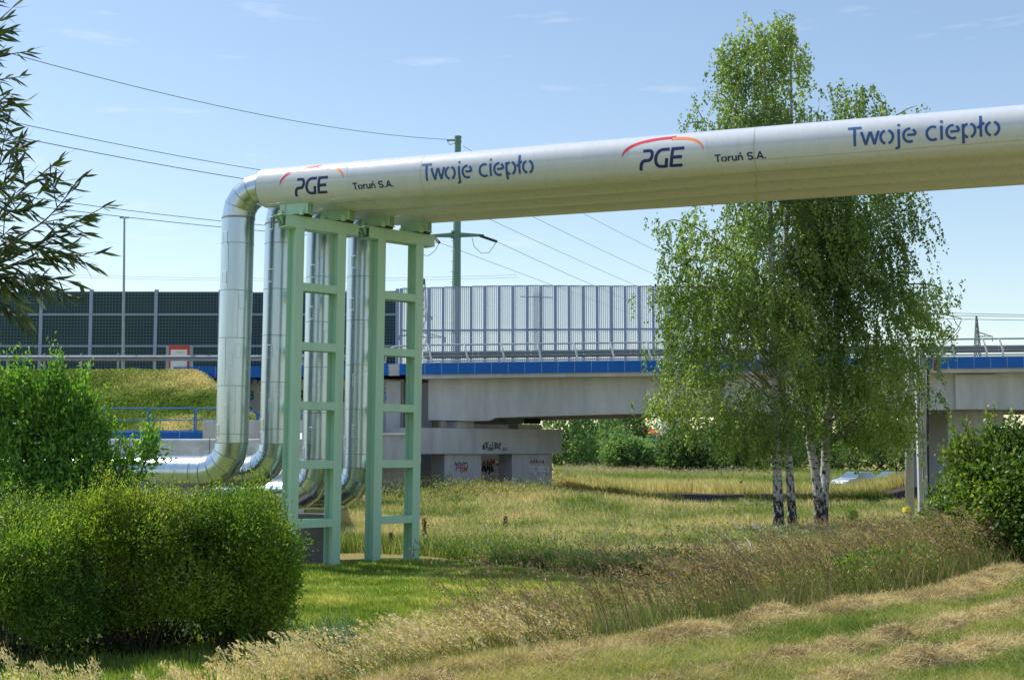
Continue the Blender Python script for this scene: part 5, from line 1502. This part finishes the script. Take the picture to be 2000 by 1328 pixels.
# weeds around the pier foot and under the ledge wall
rgd = np.random.default_rng(21)
Pw, _ = scatter([(745, 985), (745, 935), (830, 930), (960, 945), (1080, 948), (1110, 925), (1130, 960), (1000, 985)], 900, rgd, 40, 74)
Qw = np.repeat(Pw, 14, 0); hh = np.repeat(.35 + .9 * vnoise(Pw[:, :2] * .6, 8), 14)
Qw = Qw + rgd.normal(size=Qw.shape) * .12; Qw[:, 2] = np.repeat(Pw[:, 2], 14) + hh * rgd.random(len(Qw))
tag(leaves('tall_weeds', Qw, .12, .4, veg('weed_leaf', [(.05, .09, .02), (.09, .12, .03), (.16, .15, .06), (.26, .22, .16)], .4, k=1.9), None, rg=rgd, axis=np.tile([0, 0, .8], (len(Qw), 1))), kind='stuff')

# ------------------------------------------------------------------ willow reaching in from the left
rgq = np.random.default_rng(5)
wt = thing('willow_tree', 'dark narrow-leaved willow branches reaching in from the left edge', 'tree', (-4.6, 7.6, float(terr(-4.6, 7.6))))
m = MB(); tb0 = np.array([-4.6, 7.6, float(terr(-4.6, 7.6)) - .1]); m.tube(catmull([tb0, tb0 + [.1, 0, 1.6], tb0 + [.25, .1, 3.4], tb0 + [.35, .1, 6.2]], 5), list(np.linspace(.20, .06, 16)), 10); m.build('trunk', M_dtwig, wt, smooth=True)
YWl = 7.4
main = [[(-160, 520), (-60, 440), (20, 340), (85, 262)], [(-160, 540), (-30, 440), (90, 360), (166, 298)], [(-150, 560), (0, 480), (120, 430), (196, 340)], [(-150, 580), (30, 500), (150, 450), (240, 402)], [(-150, 590), (20, 520), (130, 505), (222, 492)],
        [(-150, 600), (0, 540), (100, 540), (190, 552)], [(-150, 600), (0, 545), (80, 550), (150, 585)], [(-150, 590), (-20, 545), (40, 560), (75, 590)], [(-160, 500), (-60, 400), (0, 310), (24, 262)],
        [(-150, 260), (-60, 200), (20, 215), (44, 205)], [(-150, 230), (-60, 140), (30, 112), (88, 100)], [(-150, 250), (-60, 190), (20, 160), (72, 150)], [(-150, 120), (-50, 90), (20, 50), (58, 14)], [(-150, 60), (-60, 30), (10, 0), (26, -25)], [(-150, 110), (-60, 80), (10, 70), (30, 60)], [(-160, 420), (-80, 330), (-10, 240), (15, 225)],
        [(-150, 590), (-10, 505), (70, 470), (160, 520)], [(-150, 570), (-30, 470), (40, 420), (110, 400)], [(-150, 545), (-50, 450), (20, 385), (60, 330)],
        [(-150, 900), (-60, 930), (0, 985), (22, 1018)], [(-150, 600), (-40, 530), (20, 480), (60, 440)], [(-150, 600), (-40, 545), (30, 540), (70, 560)], [(-150, 610), (-40, 560), (10, 575), (50, 610)]]
ls = Leafset(); m = MB()
AX_ = []
for i, pl in enumerate(main):
    dY = rgq.normal() * .25
    P = np.array(catmull([W(a - (32 if j > 1 else 0), b, YWl + dY * (j / 3)) for j, (a, b) in enumerate(pl)], 10))
    m.tube(list(P), list(np.linspace(.010, .002, len(P))), 4, cap=False)
    subs = [P]
    for k in range(3 if pl[0][1] > 300 else 1):
        j = rgq.integers(8, 26); d = unit(P[j + 2] - P[j]) + rgq.normal(size=3) * .5; d = unit(d); L_ = rgq.uniform(.12, .38)
        Q = np.array([P[j] + d * L_ * f - np.array([0, 0, .12 * L_ * f * f]) for f in np.linspace(0, 1, 9)]); m.tube(list(Q), list(np.linspace(.004, .0015, 9)), 3, cap=False); subs.append(Q)
    for Q in subs:
        ln = np.linalg.norm(np.diff(Q, axis=0), axis=1).sum(); n = int(ln / .027) + 3
        f = rgq.random(n) ** .8 * (len(Q) - 1); j = np.minimum(f.astype(int), len(Q) - 2)
        c = Q[j] + (Q[j + 1] - Q[j]) * (f - j)[:, None]; tdir = unit(Q[j + 1] - Q[j])
        S = rgq.uniform(.075, .15, n); side = unit(rgq.normal(size=(n, 3)))
        A = unit(tdir * .6 + side * .55 + np.array([.3, 0, -.30]))
        ls.add(c + A * S[:, None] * .5, S, np.clip(rgq.normal(.45, .25, n), 0, 1), A)
bo = m.build('branches', M_dtwig, wt)
# narrow leaves: pointed, slightly curved, six-sided blades
Pc, S, T, A = (np.concatenate(q) for q in (ls.P, ls.S, ls.T, ls.A))
n = len(Pc); A = unit(A + rgq.normal(size=(n, 3)) * .12); s = unit(np.cross(A, rgq.normal(size=(n, 3)))); nn = np.cross(A, s)
V = np.empty((n, 7, 3)); l = S[:, None]; w = l * rgq.uniform(.058, .085, n)[:, None]; cv = l * rgq.uniform(.02, .16, n)[:, None]
V[:, 0] = Pc - A * l * .5
V[:, 1] = Pc - A * l * .22 + s * w * .85 - nn * cv * .0; V[:, 2] = Pc + A * l * .08 + s * w - nn * cv * .3
V[:, 3] = Pc + A * l * .5 - nn * cv * 1.4
V[:, 4] = Pc + A * l * .08 - s * w - nn * cv * .3; V[:, 5] = Pc - A * l * .22 - s * w * .85
V[:, 6] = Pc - nn * cv * .1
i = np.arange(n)[:, None] * 7
tri = np.array([0, 1, 6, 1, 2, 6, 2, 3, 6, 3, 4, 6, 4, 5, 6, 5, 0, 6])
mesh_obj('leaves', V.reshape(-1, 3), ((i + tri).ravel(), np.full(6 * n, 3)), M_willow, wt, attrs={'tint': ('FACE', np.repeat(T, 6))})
# ------------------------------------------------------------------ grasses
rge = np.random.default_rng(77)
M_lawn = veg('lawn_blade', [(.06, .09, .018), (.10, .14, .026), (.165, .18, .05), (.30, .26, .12)], .48, rough=.5, spec=.3, k=2.3)
M_meadow = veg('meadow_blade', [(.05, .085, .02), (.10, .125, .038), (.175, .175, .088), (.26, .23, .15), (.32, .25, .185)], .45, rough=.6, spec=.2, k=2.15)
M_tall = veg('tall_brown_grass', [(.06, .10, .025), (.10, .11, .045), (.19, .135, .09), (.32, .225, .165)], .40, rough=.65, spec=.2, k=1.75)
M_straw = veg('straw', [(.26, .20, .11), (.42, .33, .20), (.56, .46, .32)], .35, rough=.6, spec=.25, k=1.35)
M_hay = veg('dry_hay', [(.08, .06, .035), (.22, .17, .10), (.36, .285, .175), (.46, .37, .24), (.20, .19, .09)], .3, rough=.8, spec=.1, k=1.6)  # darkest tone paints shaded clumps and undersides into the hay
M_short = veg('mown_blade', [(.05, .085, .018), (.10, .14, .03), (.20, .19, .07), (.32, .26, .14)], .42, rough=.6, spec=.2, k=1.8)

def grassfield(nm, poly, n, h0, h1, w_px, mat, tintf, lean=(-.1, 0), leansd=.12, lo=5., hi=240., minw=.004):
    P, q = scatter(poly, n, rge, lo, hi)
    ok = (P[:, 1] < 71.5 + 1.5 * vnoise(P[:, :2] * .6, 31)) | (P[:, 1] > 89) | (P[:, 0] < -8); P, q = P[ok], q[ok]
    n = len(P); h = rge.uniform(h0, h1, n) * (.75 + .5 * vnoise(P[:, :2] * .9, 3)); w = np.maximum(minw, w_px * P[:, 1] / F)
    ln = (np.array(lean) + rge.normal(size=(n, 2)) * leansd) * h[:, None] * 2
    o = blades(nm, P, h, w, ln, tintf(P, q), mat, rg=rge)
    return tag(o, kind='stuff')
def tmix(base, amp, sc, sd, seed):
    def f(P, q): return base + amp * ((vnoise(P[:, :2] * sc, seed) - .5) * 1.5 + (vnoise(P[:, :2] * sc * 4.3, seed + 1) - .5) * 1.1) + rge.normal(size=len(P)) * sd
    return f
# lawn
grassfield('lawn_grass', [(560, 1330), (540, 1180), (590, 1095), (700, 1086), (830, 1090), (930, 1104), (1060, 1118), (1215, 1138), (1230, 1180), (900, 1250), (700, 1320)], 150000, .05, .13, 1.7, M_lawn, tmix(.46, .5, .8, .2, 5), minw=.006, lo=14, hi=34)
grassfield('lawn_grass', [(-200, 1400), (-200, 1200), (560, 1180), (560, 1330), (500, 1400)], 26000, .05, .14, 2, M_lawn, tmix(.35, .3, .9, .15, 6), minw=.006, lo=12, hi=24)
# meadow, near and far
grassfield('meadow_grass', [(590, 1082), (600, 1010), (800, 970), (1000, 955), (1330, 990), (1700, 992), (1840, 950), (2100, 940), (2100, 1120), (1500, 1160), (1215, 1140), (1060, 1112), (930, 1098), (830, 1086), (700, 1080)], 240000, .16, .52, 1.5, M_meadow, tmix(.52, .62, .26, .2, 7), lo=30, hi=72, leansd=.16)
grassfield('meadow_grass', [(1090, 986), (1085, 912), (1300, 908), (1500, 918), (1850, 938), (1850, 990), (1500, 986)], 90000, .45, .85, 1.3, M_meadow, lambda P, q: .38 + .45 * (vnoise(P[:, :2] * .08, 9) - .5) * 2 + .06 * sstep(105, 84, P[:, 1]) + rge.normal(size=len(P)) * .16, lo=72, hi=240, leansd=.12)
# embankment slope
grassfield('slope_grass', [(-60, 845), (-60, 712), (345, 711), (400, 730), (445, 768), (525, 830), (525, 848)], 120000, .05, .17, 1.6, M_meadow, lambda P, q: .32 + .6 * (vnoise(P[:, :2] * .35, 11) - .5) * 2 + rge.normal(size=len(P)) * .17, lo=58, hi=80, leansd=.25)
# broad-leaved weeds mixed into the meadow
Pm, _ = scatter([(800, 1115), (830, 1000), (1000, 965), (1300, 995), (1780, 1000), (1820, 1100), (1400, 1150)], 700, rge, 30, 70)
Q = np.repeat(Pm, 9, 0); Q = Q + rge.normal(size=Q.shape) * [.13, .13, 0]; Q[:, 2] += rge.uniform(.1, .6, len(Q))
tag(leaves('meadow_weeds', Q, .10, .45, veg('meadow_weed', [(.06, .11, .02), (.10, .15, .035), (.17, .19, .06)], .45, k=1.9), None, rg=rge, axis=np.tile([0, 0, .6], (len(Q), 1))), kind='stuff')
Pm, _ = scatter([(830, 1090), (830, 960), (1000, 950), (1350, 1000), (1790, 990), (1790, 1100), (1350, 1140)], 1500, rge, 30, 70)
Q = np.repeat(Pm, 5, 0) + rge.normal(size=(len(Pm) * 5, 3)) * .05; Q[:, 2] += np.repeat(rge.uniform(.35, .75, len(Pm)), 5)
tag(leaves('seed_heads', Q, .05, .7, veg('seed_head', [(.45, .42, .35), (.35, .24, .20), (.55, .50, .30)], .2), None, rg=rge), kind='stuff')
Pm, _ = scatter([(1100, 935), (1100, 912), (1480, 916), (1480, 940)], 1500, rge, 72, 240)
Q = np.repeat(Pm, 4, 0) + rge.normal(size=(len(Pm) * 4, 3)) * .12; Q[:, 2] += np.repeat(rge.uniform(.6, .95, len(Pm)), 4)
tag(leaves('seed_heads', Q, .12, .7, bpy.data.materials['seed_head'], None, rg=rge), kind='stuff')

# tall feathery grass along the edge of the bank
def tallgrass(nm, P, h, lean, mat, plume, seed, wst=.005, pl=.22, nfl=26, fl=.035, tint0=.45):
    rg = np.random.default_rng(seed); n = len(P)
    L2 = np.stack([lean + rg.normal(size=n) * .10, rg.normal(size=n) * .12], 1) * h[:, None]
    top = P + np.concatenate([L2, h[:, None]], 1); mid = P + np.concatenate([L2 * .32, h[:, None] * .58], 1)
    tn = np.clip(tint0 + rg.normal(size=n) * .2, 0, 1)
    # stems as bent ribbons
    a = rg.random(n) * 6.28; s = np.stack([np.cos(a), np.sin(a), np.zeros(n)], 1) * wst * .5
    V = np.empty((n, 6, 3)); V[:, 0] = P - s; V[:, 1] = P + s; V[:, 2] = mid + s; V[:, 3] = mid - s; V[:, 4] = top + s * .5; V[:, 5] = top - s * .5
    i = np.arange(n)[:, None] * 6; lv = np.concatenate([i + np.array([0, 1, 2, 3]), i + np.array([3, 2, 4, 5])], 1).ravel()
    # plume flakes on the outer part of the stem, nodding over
    k = nfl; f = rg.random((n, k)); fr = 1 - pl * f / np.maximum(h, .3)[:, None]
    base = mid[:, None] + (top - mid)[:, None] * ((fr - .58) / .42)[..., None]
    nod = (top - mid) * np.array([1, 1, 0]); nod = nod / (np.linalg.norm(nod, axis=1, keepdims=True) + 1e-6)
    tip = (1 - f)[..., None] ** 2
    Q = base + nod[:, None] * tip * .07 - np.array([0, 0, 1.]) * tip * .05 + rg.normal(size=(n, k, 3)) * (.006 + .020 * np.sin(np.clip(f, .05, 1) * 2.6))[..., None]
    ax = np.repeat(unit(top - mid), k, 0) + np.array([0, 0, -.2])
    Qf = Q.reshape(-1, 3); d = unit(ax + rg.normal(size=Qf.shape) * .35); ss = unit(np.cross(d, rg.normal(size=Qf.shape)))
    szf = fl * rg.uniform(.6, 1.3, len(Qf))[:, None]
    V2 = np.empty((len(Qf), 4, 3)); V2[:, 0] = Qf - d * szf * .5; V2[:, 1] = Qf + ss * szf * .16; V2[:, 2] = Qf + d * szf * .5; V2[:, 3] = Qf - ss * szf * .16
    j = np.arange(len(Qf) * 4) + n * 6
    Vall = np.concatenate([V.reshape(-1, 3), V2.reshape(-1, 3)])
    lv = np.concatenate([lv, j]); sz = np.full(2 * n + len(Qf), 4)
    tt = np.concatenate([np.repeat(tn * .8, 2), np.clip(np.repeat(tn, k) + plume + rg.normal(size=n * k) * .12, 0, 1)])
    return tag(mesh_obj(nm, Vall, (lv, sz), mat, None, attrs={'tint': ('FACE', tt)}), kind='stuff')
def along_edge(n, s0, s1, t0, t1, rg):
    s = rg.uniform(s0, s1, n); t = rg.uniform(t0, t1, n)
    x = -1.57 + .695 * t + .719 * s; y = 9.1 + .719 * t - .695 * s
    return np.stack([x, y, terr(x, y)], 1), s, t
rt = np.random.default_rng(15)
P, s, t = along_edge(5000, -1.9, -.05, 2.3, 16, rt); keep = rt.random(len(P)) < np.clip(-.1 + 1.8 * vnoise(P[:, :2] * .8, 17), 0, 1); P, t = P[keep], t[keep]
tallgrass('tall_grass', P, rt.uniform(.30, .85, len(P)) * (.62 + .45 * sstep(2, 8, t)), -.50, M_tall, .30, 16, tint0=.42)
# single darker stems standing above it, all leaning with the wind
P, s, t = along_edge(520, -1.9, -.1, 3.2, 16, rt)
tallgrass('tall_dark_stems', P, rt.uniform(.62, 1.02, len(P)), -.48, veg('dark_stem', [(.10, .065, .045), (.19, .125, .085), (.28, .19, .13)], .2, k=1.3), .2, 26, wst=.008, nfl=30, fl=.035, pl=.25, tint0=.3)
Pb, s, t = along_edge(1400, -1.9, -.1, 2.0, 16, rt); Pb = Pb[(vnoise(Pb[:, :2] * .7, 41) > .62) & (t > 6)]; Q = np.repeat(Pb, 16, 0) + rt.normal(size=(len(Pb) * 16, 3)) * .10; Q[:, 2] = np.repeat(Pb[:, 2], 16) + rt.uniform(.05, .55, len(Q))
tag(leaves('bank_weeds', Q, .055, .55, veg('bank_weed_leaf', [(.06, .11, .02), (.10, .16, .03), (.18, .21, .06)], .4, k=1.7), None, rg=rt, axis=np.tile([0, 0, .5], (len(Q), 1))), kind='stuff')
# green blades at its foot
P, s, t = along_edge(20000, -2.2, .1, .4, 16, rt); n = len(P)
tag(blades('tall_grass', P, rt.uniform(.12, .42, n) * (.6 + .4 * sstep(1, 7, t)), .008, np.stack([rt.normal(-.12, .14, n), rt.normal(0, .12, n)], 1), np.clip(rt.normal(.30, .25, n) + .3 * (vnoise(P[:, :2], 6) - .5), 0, 1), M_tall, rg=rt), kind='stuff')
# pale straw-coloured plumes nearest the camera
P, s, t = along_edge(210, -.9, .2, .1, 3.0, rt)
tallgrass('pale_plume_grass', P, rt.uniform(.22, .46, len(P)), -.55, M_straw, .15, 18, pl=.24, nfl=60, fl=.035, wst=.005, tint0=.55)
pts = [(5, 1262), (22, 1290), (68, 1266), (62, 1290), (145, 1278), (138, 1300), (108, 1302), (100, 1315), (130, 1310), (250, 1296), (262, 1312), (310, 1270), (322, 1292), (400, 1266), (388, 1288), (412, 1300), (420, 1268), (445, 1270), (440, 1292), (460, 1282), (480, 1252), (497, 1262), (520, 1268), (545, 1250), (560, 1256), (575, 1272), (590, 1280), (360, 1300), (365, 1312), (350, 1316), (305, 1300), (425, 1312), (610, 1268), (500, 1290), (530, 1292)]
Bp, Hh = [], []
for a, b in pts * 2:
    a += rt.normal() * 6; b += rt.normal() * 8 + 6
    Yq = 9.0 + rt.uniform(-.6, .8); top = W(a, b, Yq); x = top[0] + .16; z = float(terr(x, Yq)); Bp.append((x, Yq, z)); Hh.append(max(.25, top[2] - z))
tallgrass('pale_plume_grass', np.array(Bp), np.array(Hh), -.20, M_straw, .15, 19, pl=.17, nfl=80, fl=.030, wst=.006, tint0=.55)

# mown bank: stubble, green regrowth and rows of drying hay
grassfield('mown_grass', [(640, 1420), (640, 1300), (1230, 1245), (1500, 1200), (1830, 1145), (2100, 1085), (2100, 1420)], 150000, .025, .09, 1.6, M_short, tmix(.48, .45, .9, .22, 13), minw=.003, lo=6, hi=26, leansd=.5)
rh = np.random.default_rng(23)
def PL(s0, *pix):
    out = []
    for a, b in pix:
        g_ = ground_at(a, b + 4); out.append(((g_[0] + 1.57) * .695 + (g_[1] - 9.1) * .719, rh.uniform(.06, .11)))
    return out
def windrow(label, s0, t0, t1, wid, hgt, n, seed, piles=()):
    """row of raked hay: heaped cross-section, lumpy along its length"""
    rg = np.random.default_rng(seed)
    def P3(s, t): return -1.57 + .695 * t + .719 * s, 9.1 + .719 * t - .695 * s
    ts = np.arange(t0, t1, .09); us = np.linspace(-1, 1, 13); V = []
    def H(u, t):
        a = np.stack([np.asarray(t) * 1.5, np.asarray(u) * .8 + s0], 1); b = np.stack([np.asarray(t) * 4.5, np.asarray(u) * 2 + s0 * 3], 1)
        k = .40 + .95 * np.clip(vnoise(a, seed) - .25, 0, 1) ** 1.5 * 1.6 + .35 * (vnoise(b, seed + 1) - .5)
        r_ = hgt * np.maximum(k, .02) * np.clip(1 - np.asarray(u) ** 2, 0, 1) ** .8
        for tp_, hp_ in piles:      # steeper on the side away from the rake
            dt = np.asarray(t) - tp_
            r_ = r_ + hp_ * np.exp(-(dt / np.where(dt > 0, .13, .26)) ** 2) * np.exp(-(np.asarray(u) / .5) ** 2)
        return r_
    wob = lambda t: (vnoise(np.stack([np.asarray(t) * .7, np.zeros_like(t)], 1), seed + 2) - .5) * .35
    UU, TT = np.meshgrid(us, ts); x, y = P3(s0 + wob(TT.ravel()) + UU.ravel() * wid, TT.ravel()); z = terr(x, y) + H(UU.ravel(), TT.ravel()) - .015
    nt, nu = len(ts), len(us); idx = np.arange(nt * nu).reshape(nt, nu); qd = np.stack([idx[:-1, :-1], idx[:-1, 1:], idx[1:, 1:], idx[1:, :-1]], -1).reshape(-1, 4)
    c = P3(s0, (t0 + t1) / 2); root = thing('hay_windrow', label, 'hay', (c[0], c[1], float(terr(*c))), 'raked rows of drying hay')
    mesh_obj('heap', np.stack([x, y, z], 1), (qd.ravel(), np.full(len(qd), 4)), paint('hay_heap', (.26, .20, .11), rough=.95, var=.35, scale=9, bump=1, bscale=40), root, smooth=True)
    u = np.clip(rg.normal(size=n) * .48, -1.15, 1.15); t = rg.uniform(t0, t1, n); x, y = P3(s0 + wob(t) + u * wid, t); h = H(u, t)
    z = terr(x, y) + h * rg.uniform(.75, 1.08, n) + .008
    D = np.stack([rg.normal(size=n), rg.normal(size=n), rg.normal(size=n) * .7 + .15], 1)
    strands('hay_strands', np.stack([x, y, z], 1), D, rg.uniform(.06, .24, n), .004, np.clip(rg.normal(.45, .17, n) + .55 * (vnoise(np.stack([x * 5, y * 5], 1), seed + 7) - .5), 0, 1), M_hay, root, rg=rg)
windrow('row of dry hay along the tall grass, farthest of the three', .55, .3, 16.5, .38, .080, 42000, 51, PL(.55, (1600, 1215), (1728, 1192), (1945, 1150)))
windrow('middle row of dry hay on the mown bank', 1.75, 1.0, 15, .30, .085, 28000, 52, PL(1.75, (1490, 1282), (1600, 1268), (1755, 1245), (1965, 1205)))
windrow('nearest row of dry hay, in the bottom right corner', 2.85, 1.5, 13, .30, .08, 21000, 53, PL(2.85, (1600, 1325), (1785, 1298), (1940, 1277)))
P, s, t = along_edge(9000, -.2, 4.2, -.6, 16, rt); n = len(P); P[:, 2] += .02
tag(strands('loose_hay', P, np.stack([rt.normal(size=n), rt.normal(size=n), rt.normal(size=n) * .2], 1), rt.uniform(.06, .2, n), .004, np.clip(rt.normal(.5, .25, n), 0, 1), M_hay, rg=rt), kind='stuff')

# ------------------------------------------------------------------ single plants in the meadow
def stalk(label, px, py_base, hpx, seed):
    b = ground_at(px, py_base); h = hpx * b[1] / F; rg = np.random.default_rng(seed)
    t = thing('dock_plant', label, 'plant', b, 'brown dock stalks in the meadow')
    m = MB(); m.tube([b, b + [0.02, 0, h * .5], b + [rg.normal() * .04, 0, h]], [.010, .008, .004], 5); 
    for k in range(3): m.tube([b + [.015, 0, h * (.5 + .1 * k)], b + [rg.normal() * .12, rg.normal() * .1, h * (.8 + .06 * k)]], [.005, .003], 4)
    m.build('stem', paint('dock_brown', (.13, .06, .035), rough=.8), t)
    n = 420; f = rg.uniform(.42, 1.0, n); Q = b + np.stack([rg.normal(size=n) * .035, rg.normal(size=n) * .035, f * h], 1)
    leaves('seed_spike', Q, .035, .7, veg('dock_seed', [(.11, .045, .025), (.19, .09, .05)], .1), t, rg=rg)
for i, (lab, a, b, h) in enumerate([('tall brown dock stalk right of the right green frame', 829, 1072, 60), ('pair of thin brown stalks beyond the shadowed lawn', 987, 1050, 42), ('short dark stalk in the meadow left of the kerb', 934, 1042, 22),
        ('brown dock spike in front of the birches, left of the white flowers', 1415, 1083, 30), ('brown dock stalk seen between the legs of the right frame', 763, 1080, 40)]):
    stalk(lab, a, b, h, 200 + i)
def flowers(label, px, py_base, hpx, wpx, seed, nh=13):
    b = ground_at(px, py_base); h = hpx * b[1] / F; w_ = wpx * b[1] / F; rg = np.random.default_rng(seed)
    t = thing('flowering_weed', label, 'flower', b, 'white flowering weeds under the birches')
    m = MB(); PQ = []
    for k in range(nh):
        e = b + [rg.uniform(-.5, .5) * w_, rg.normal() * .18, h * rg.uniform(.4, 1.05)]; m.tube([b + (e - b) * [.35, .35, 0], e], [.006, .003], 4)
        q = e + np.stack([rg.normal(size=20) * .05, rg.normal(size=20) * .05, rg.normal(size=20) * .016], 1); PQ.append(q)
    m.build('stems', paint('green_stem', (.06, .11, .03), rough=.7), t)
    leaves('flower_heads', np.concatenate(PQ), .04, .9, paint('white_petal', (.58, .60, .50), rough=.7), t, rg=rg)
    n = 500; Q = b + np.stack([rg.normal(size=n) * w_ * .3, rg.normal(size=n) * .2, rg.uniform(.05, .75, n) * h], 1)
    leaves('leaves', Q, .09, .35, veg('green_weed_leaf', [(.05, .12, .02), (.10, .18, .03)], .3), t, rg=rg)
for i, (lab, a, b, h, w_) in enumerate([('white flowering weed farthest left of the birch trunks', 1458, 1056, 32, 30), ('white flowering weed in front of the thick birch, left side', 1486, 1060, 30, 30), ('white flowering weed at the foot of the thick birch', 1518, 1062, 32, 34), ('small white flowering weed right of the slim birch', 1566, 1058, 22, 30), ('white flowering weed at the foot of the twin birch', 1618, 1056, 24, 24)]):
    flowers(lab, a, b, h, w_, 220 + i)
b = ground_at(1667, 1036)
t = thing('young_plant', 'bright yellow-green feathery young plant right of the twin birch', 'plant', b)
n = 1600; f = rh.random(n); Q = b + np.stack([rh.normal(size=n) * .13 * (1 - .5 * f), rh.normal(size=n) * .13, f * .68 + .05], 1)
leaves('foliage', Q, .09, .18, veg('bright_leaf', [(.12, .24, .02), (.20, .32, .03)], .35), t, rg=rh, axis=np.tile([0, 0, 1.2], (n, 1)))
m = MB(); m.tube([b, b + [0, 0, .6]], [.012, .004], 5); m.build('stem', bpy.data.materials['green_stem'], t)
b = ground_at(1325, 1112)
t = thing('goldenrod', 'yellow flowering weed in front of the tall brown grass', 'flower', b)
n = 300; Q = b + np.stack([rh.normal(size=n) * .22, rh.normal(size=n) * .15, rh.uniform(.36, .5, n)], 1); leaves('flower_heads', Q, .05, .8, paint('yellow_petal', (.55, .45, .03), rough=.7), t, rg=rh)
n = 700; Q = b + np.stack([rh.normal(size=n) * .28, rh.normal(size=n) * .2, rh.uniform(.0, .4, n)], 1); leaves('leaves', Q, .09, .3, bpy.data.materials['green_weed_leaf'], t, rg=rh, axis=np.tile([0, 0, .8], (n, 1)))
# dead branches lying in the tall grass
def dead(label, Y, lines, mat, rad):
    P0 = W(*lines[0][0], Y); m = MB()
    for pl in lines: P = catmull([W(a, b, Y + .1 * k) for k, (a, b) in enumerate(pl)], 5); m.tube(P, list(np.linspace(rad, rad * .35, len(P))), 5)
    tag(m.build('dead_branch', mat, loc=P0, smooth=True), label, 'branch', 'dead branches in the tall grass')
M_dead = paint('bleached_wood', (.42, .36, .32), rough=.8); M_deadd = paint('dark_dead_wood', (.07, .05, .045), rough=.9)
dead('bleached pale dead branches sticking out of the grass in front of the birches', 16.4, [[(1452, 1082), (1440, 1066), (1428, 1055), (1416, 1043)], [(1470, 1080), (1465, 1062), (1462, 1056), (1454, 1048)], [(1484, 1080), (1478, 1074), (1468, 1070), (1444, 1062)], [(1496, 1118), (1490, 1108), (1482, 1102), (1466, 1090)]], M_dead, .012)
dead('dark bare dead twigs right of the pale dead branches', 15.6, [[(1462, 1120), (1440, 1112), (1425, 1104), (1404, 1088)], [(1448, 1122), (1430, 1116), (1415, 1105), (1403, 1096)], [(1496, 1112), (1480, 1114), (1468, 1120), (1450, 1124)]], M_deadd, .010)
dead('dark upright bare sapling left of the dead branches', 15.0, [[(1381, 1150), (1375, 1130), (1374, 1105), (1370, 1088)], [(1373, 1098), (1362, 1092), (1352, 1088), (1347, 1084)], [(1330, 1130), (1312, 1118), (1300, 1104), (1294, 1094)]], M_deadd, .010)
rk = np.random.default_rng(8)
for k, (lab, px, py, w_) in enumerate((('light green bramble among the tall grass, right of the dead sapling', 1480, 1138, .35), ('light green bramble among the tall grass, left of the dead sapling', 1400, 1165, .30))):
    b = ground_at(px, py + 20); t = thing('bramble', lab, 'shrub', b, 'brambles in the tall grass')
    n = 900; Q = b + np.stack([rk.normal(size=n) * w_ * .6, rk.normal(size=n) * .25, rk.uniform(.1, .62, n)], 1); leaves('leaves', Q, .055, .75, M_vine, t, rg=rk)
    m = MB()
    for q in range(7): e = b + [rk.normal() * w_ * .7, rk.normal() * .2, rk.uniform(.3, .65)]; m.tube([b, lerp(b, e, .5) + [0, 0, .12], e], [.006, .005, .003], 4)
    m.build('canes', M_twig, t)
# ivy and fallen leaves under the hedge
Pv, _ = scatter([(-100, 1300), (-100, 1200), (300, 1190), (545, 1200), (550, 1240), (420, 1262), (150, 1290)], 5200, rk, 12, 24)
Pv[:, 2] += rk.uniform(.02, .22, len(Pv))
tag(leaves('ivy', Pv, .075, .9, veg('ivy_leaf', [(.015, .035, .012), (.03, .06, .02)], .1, rough=.35), None, rg=rk), kind='stuff')
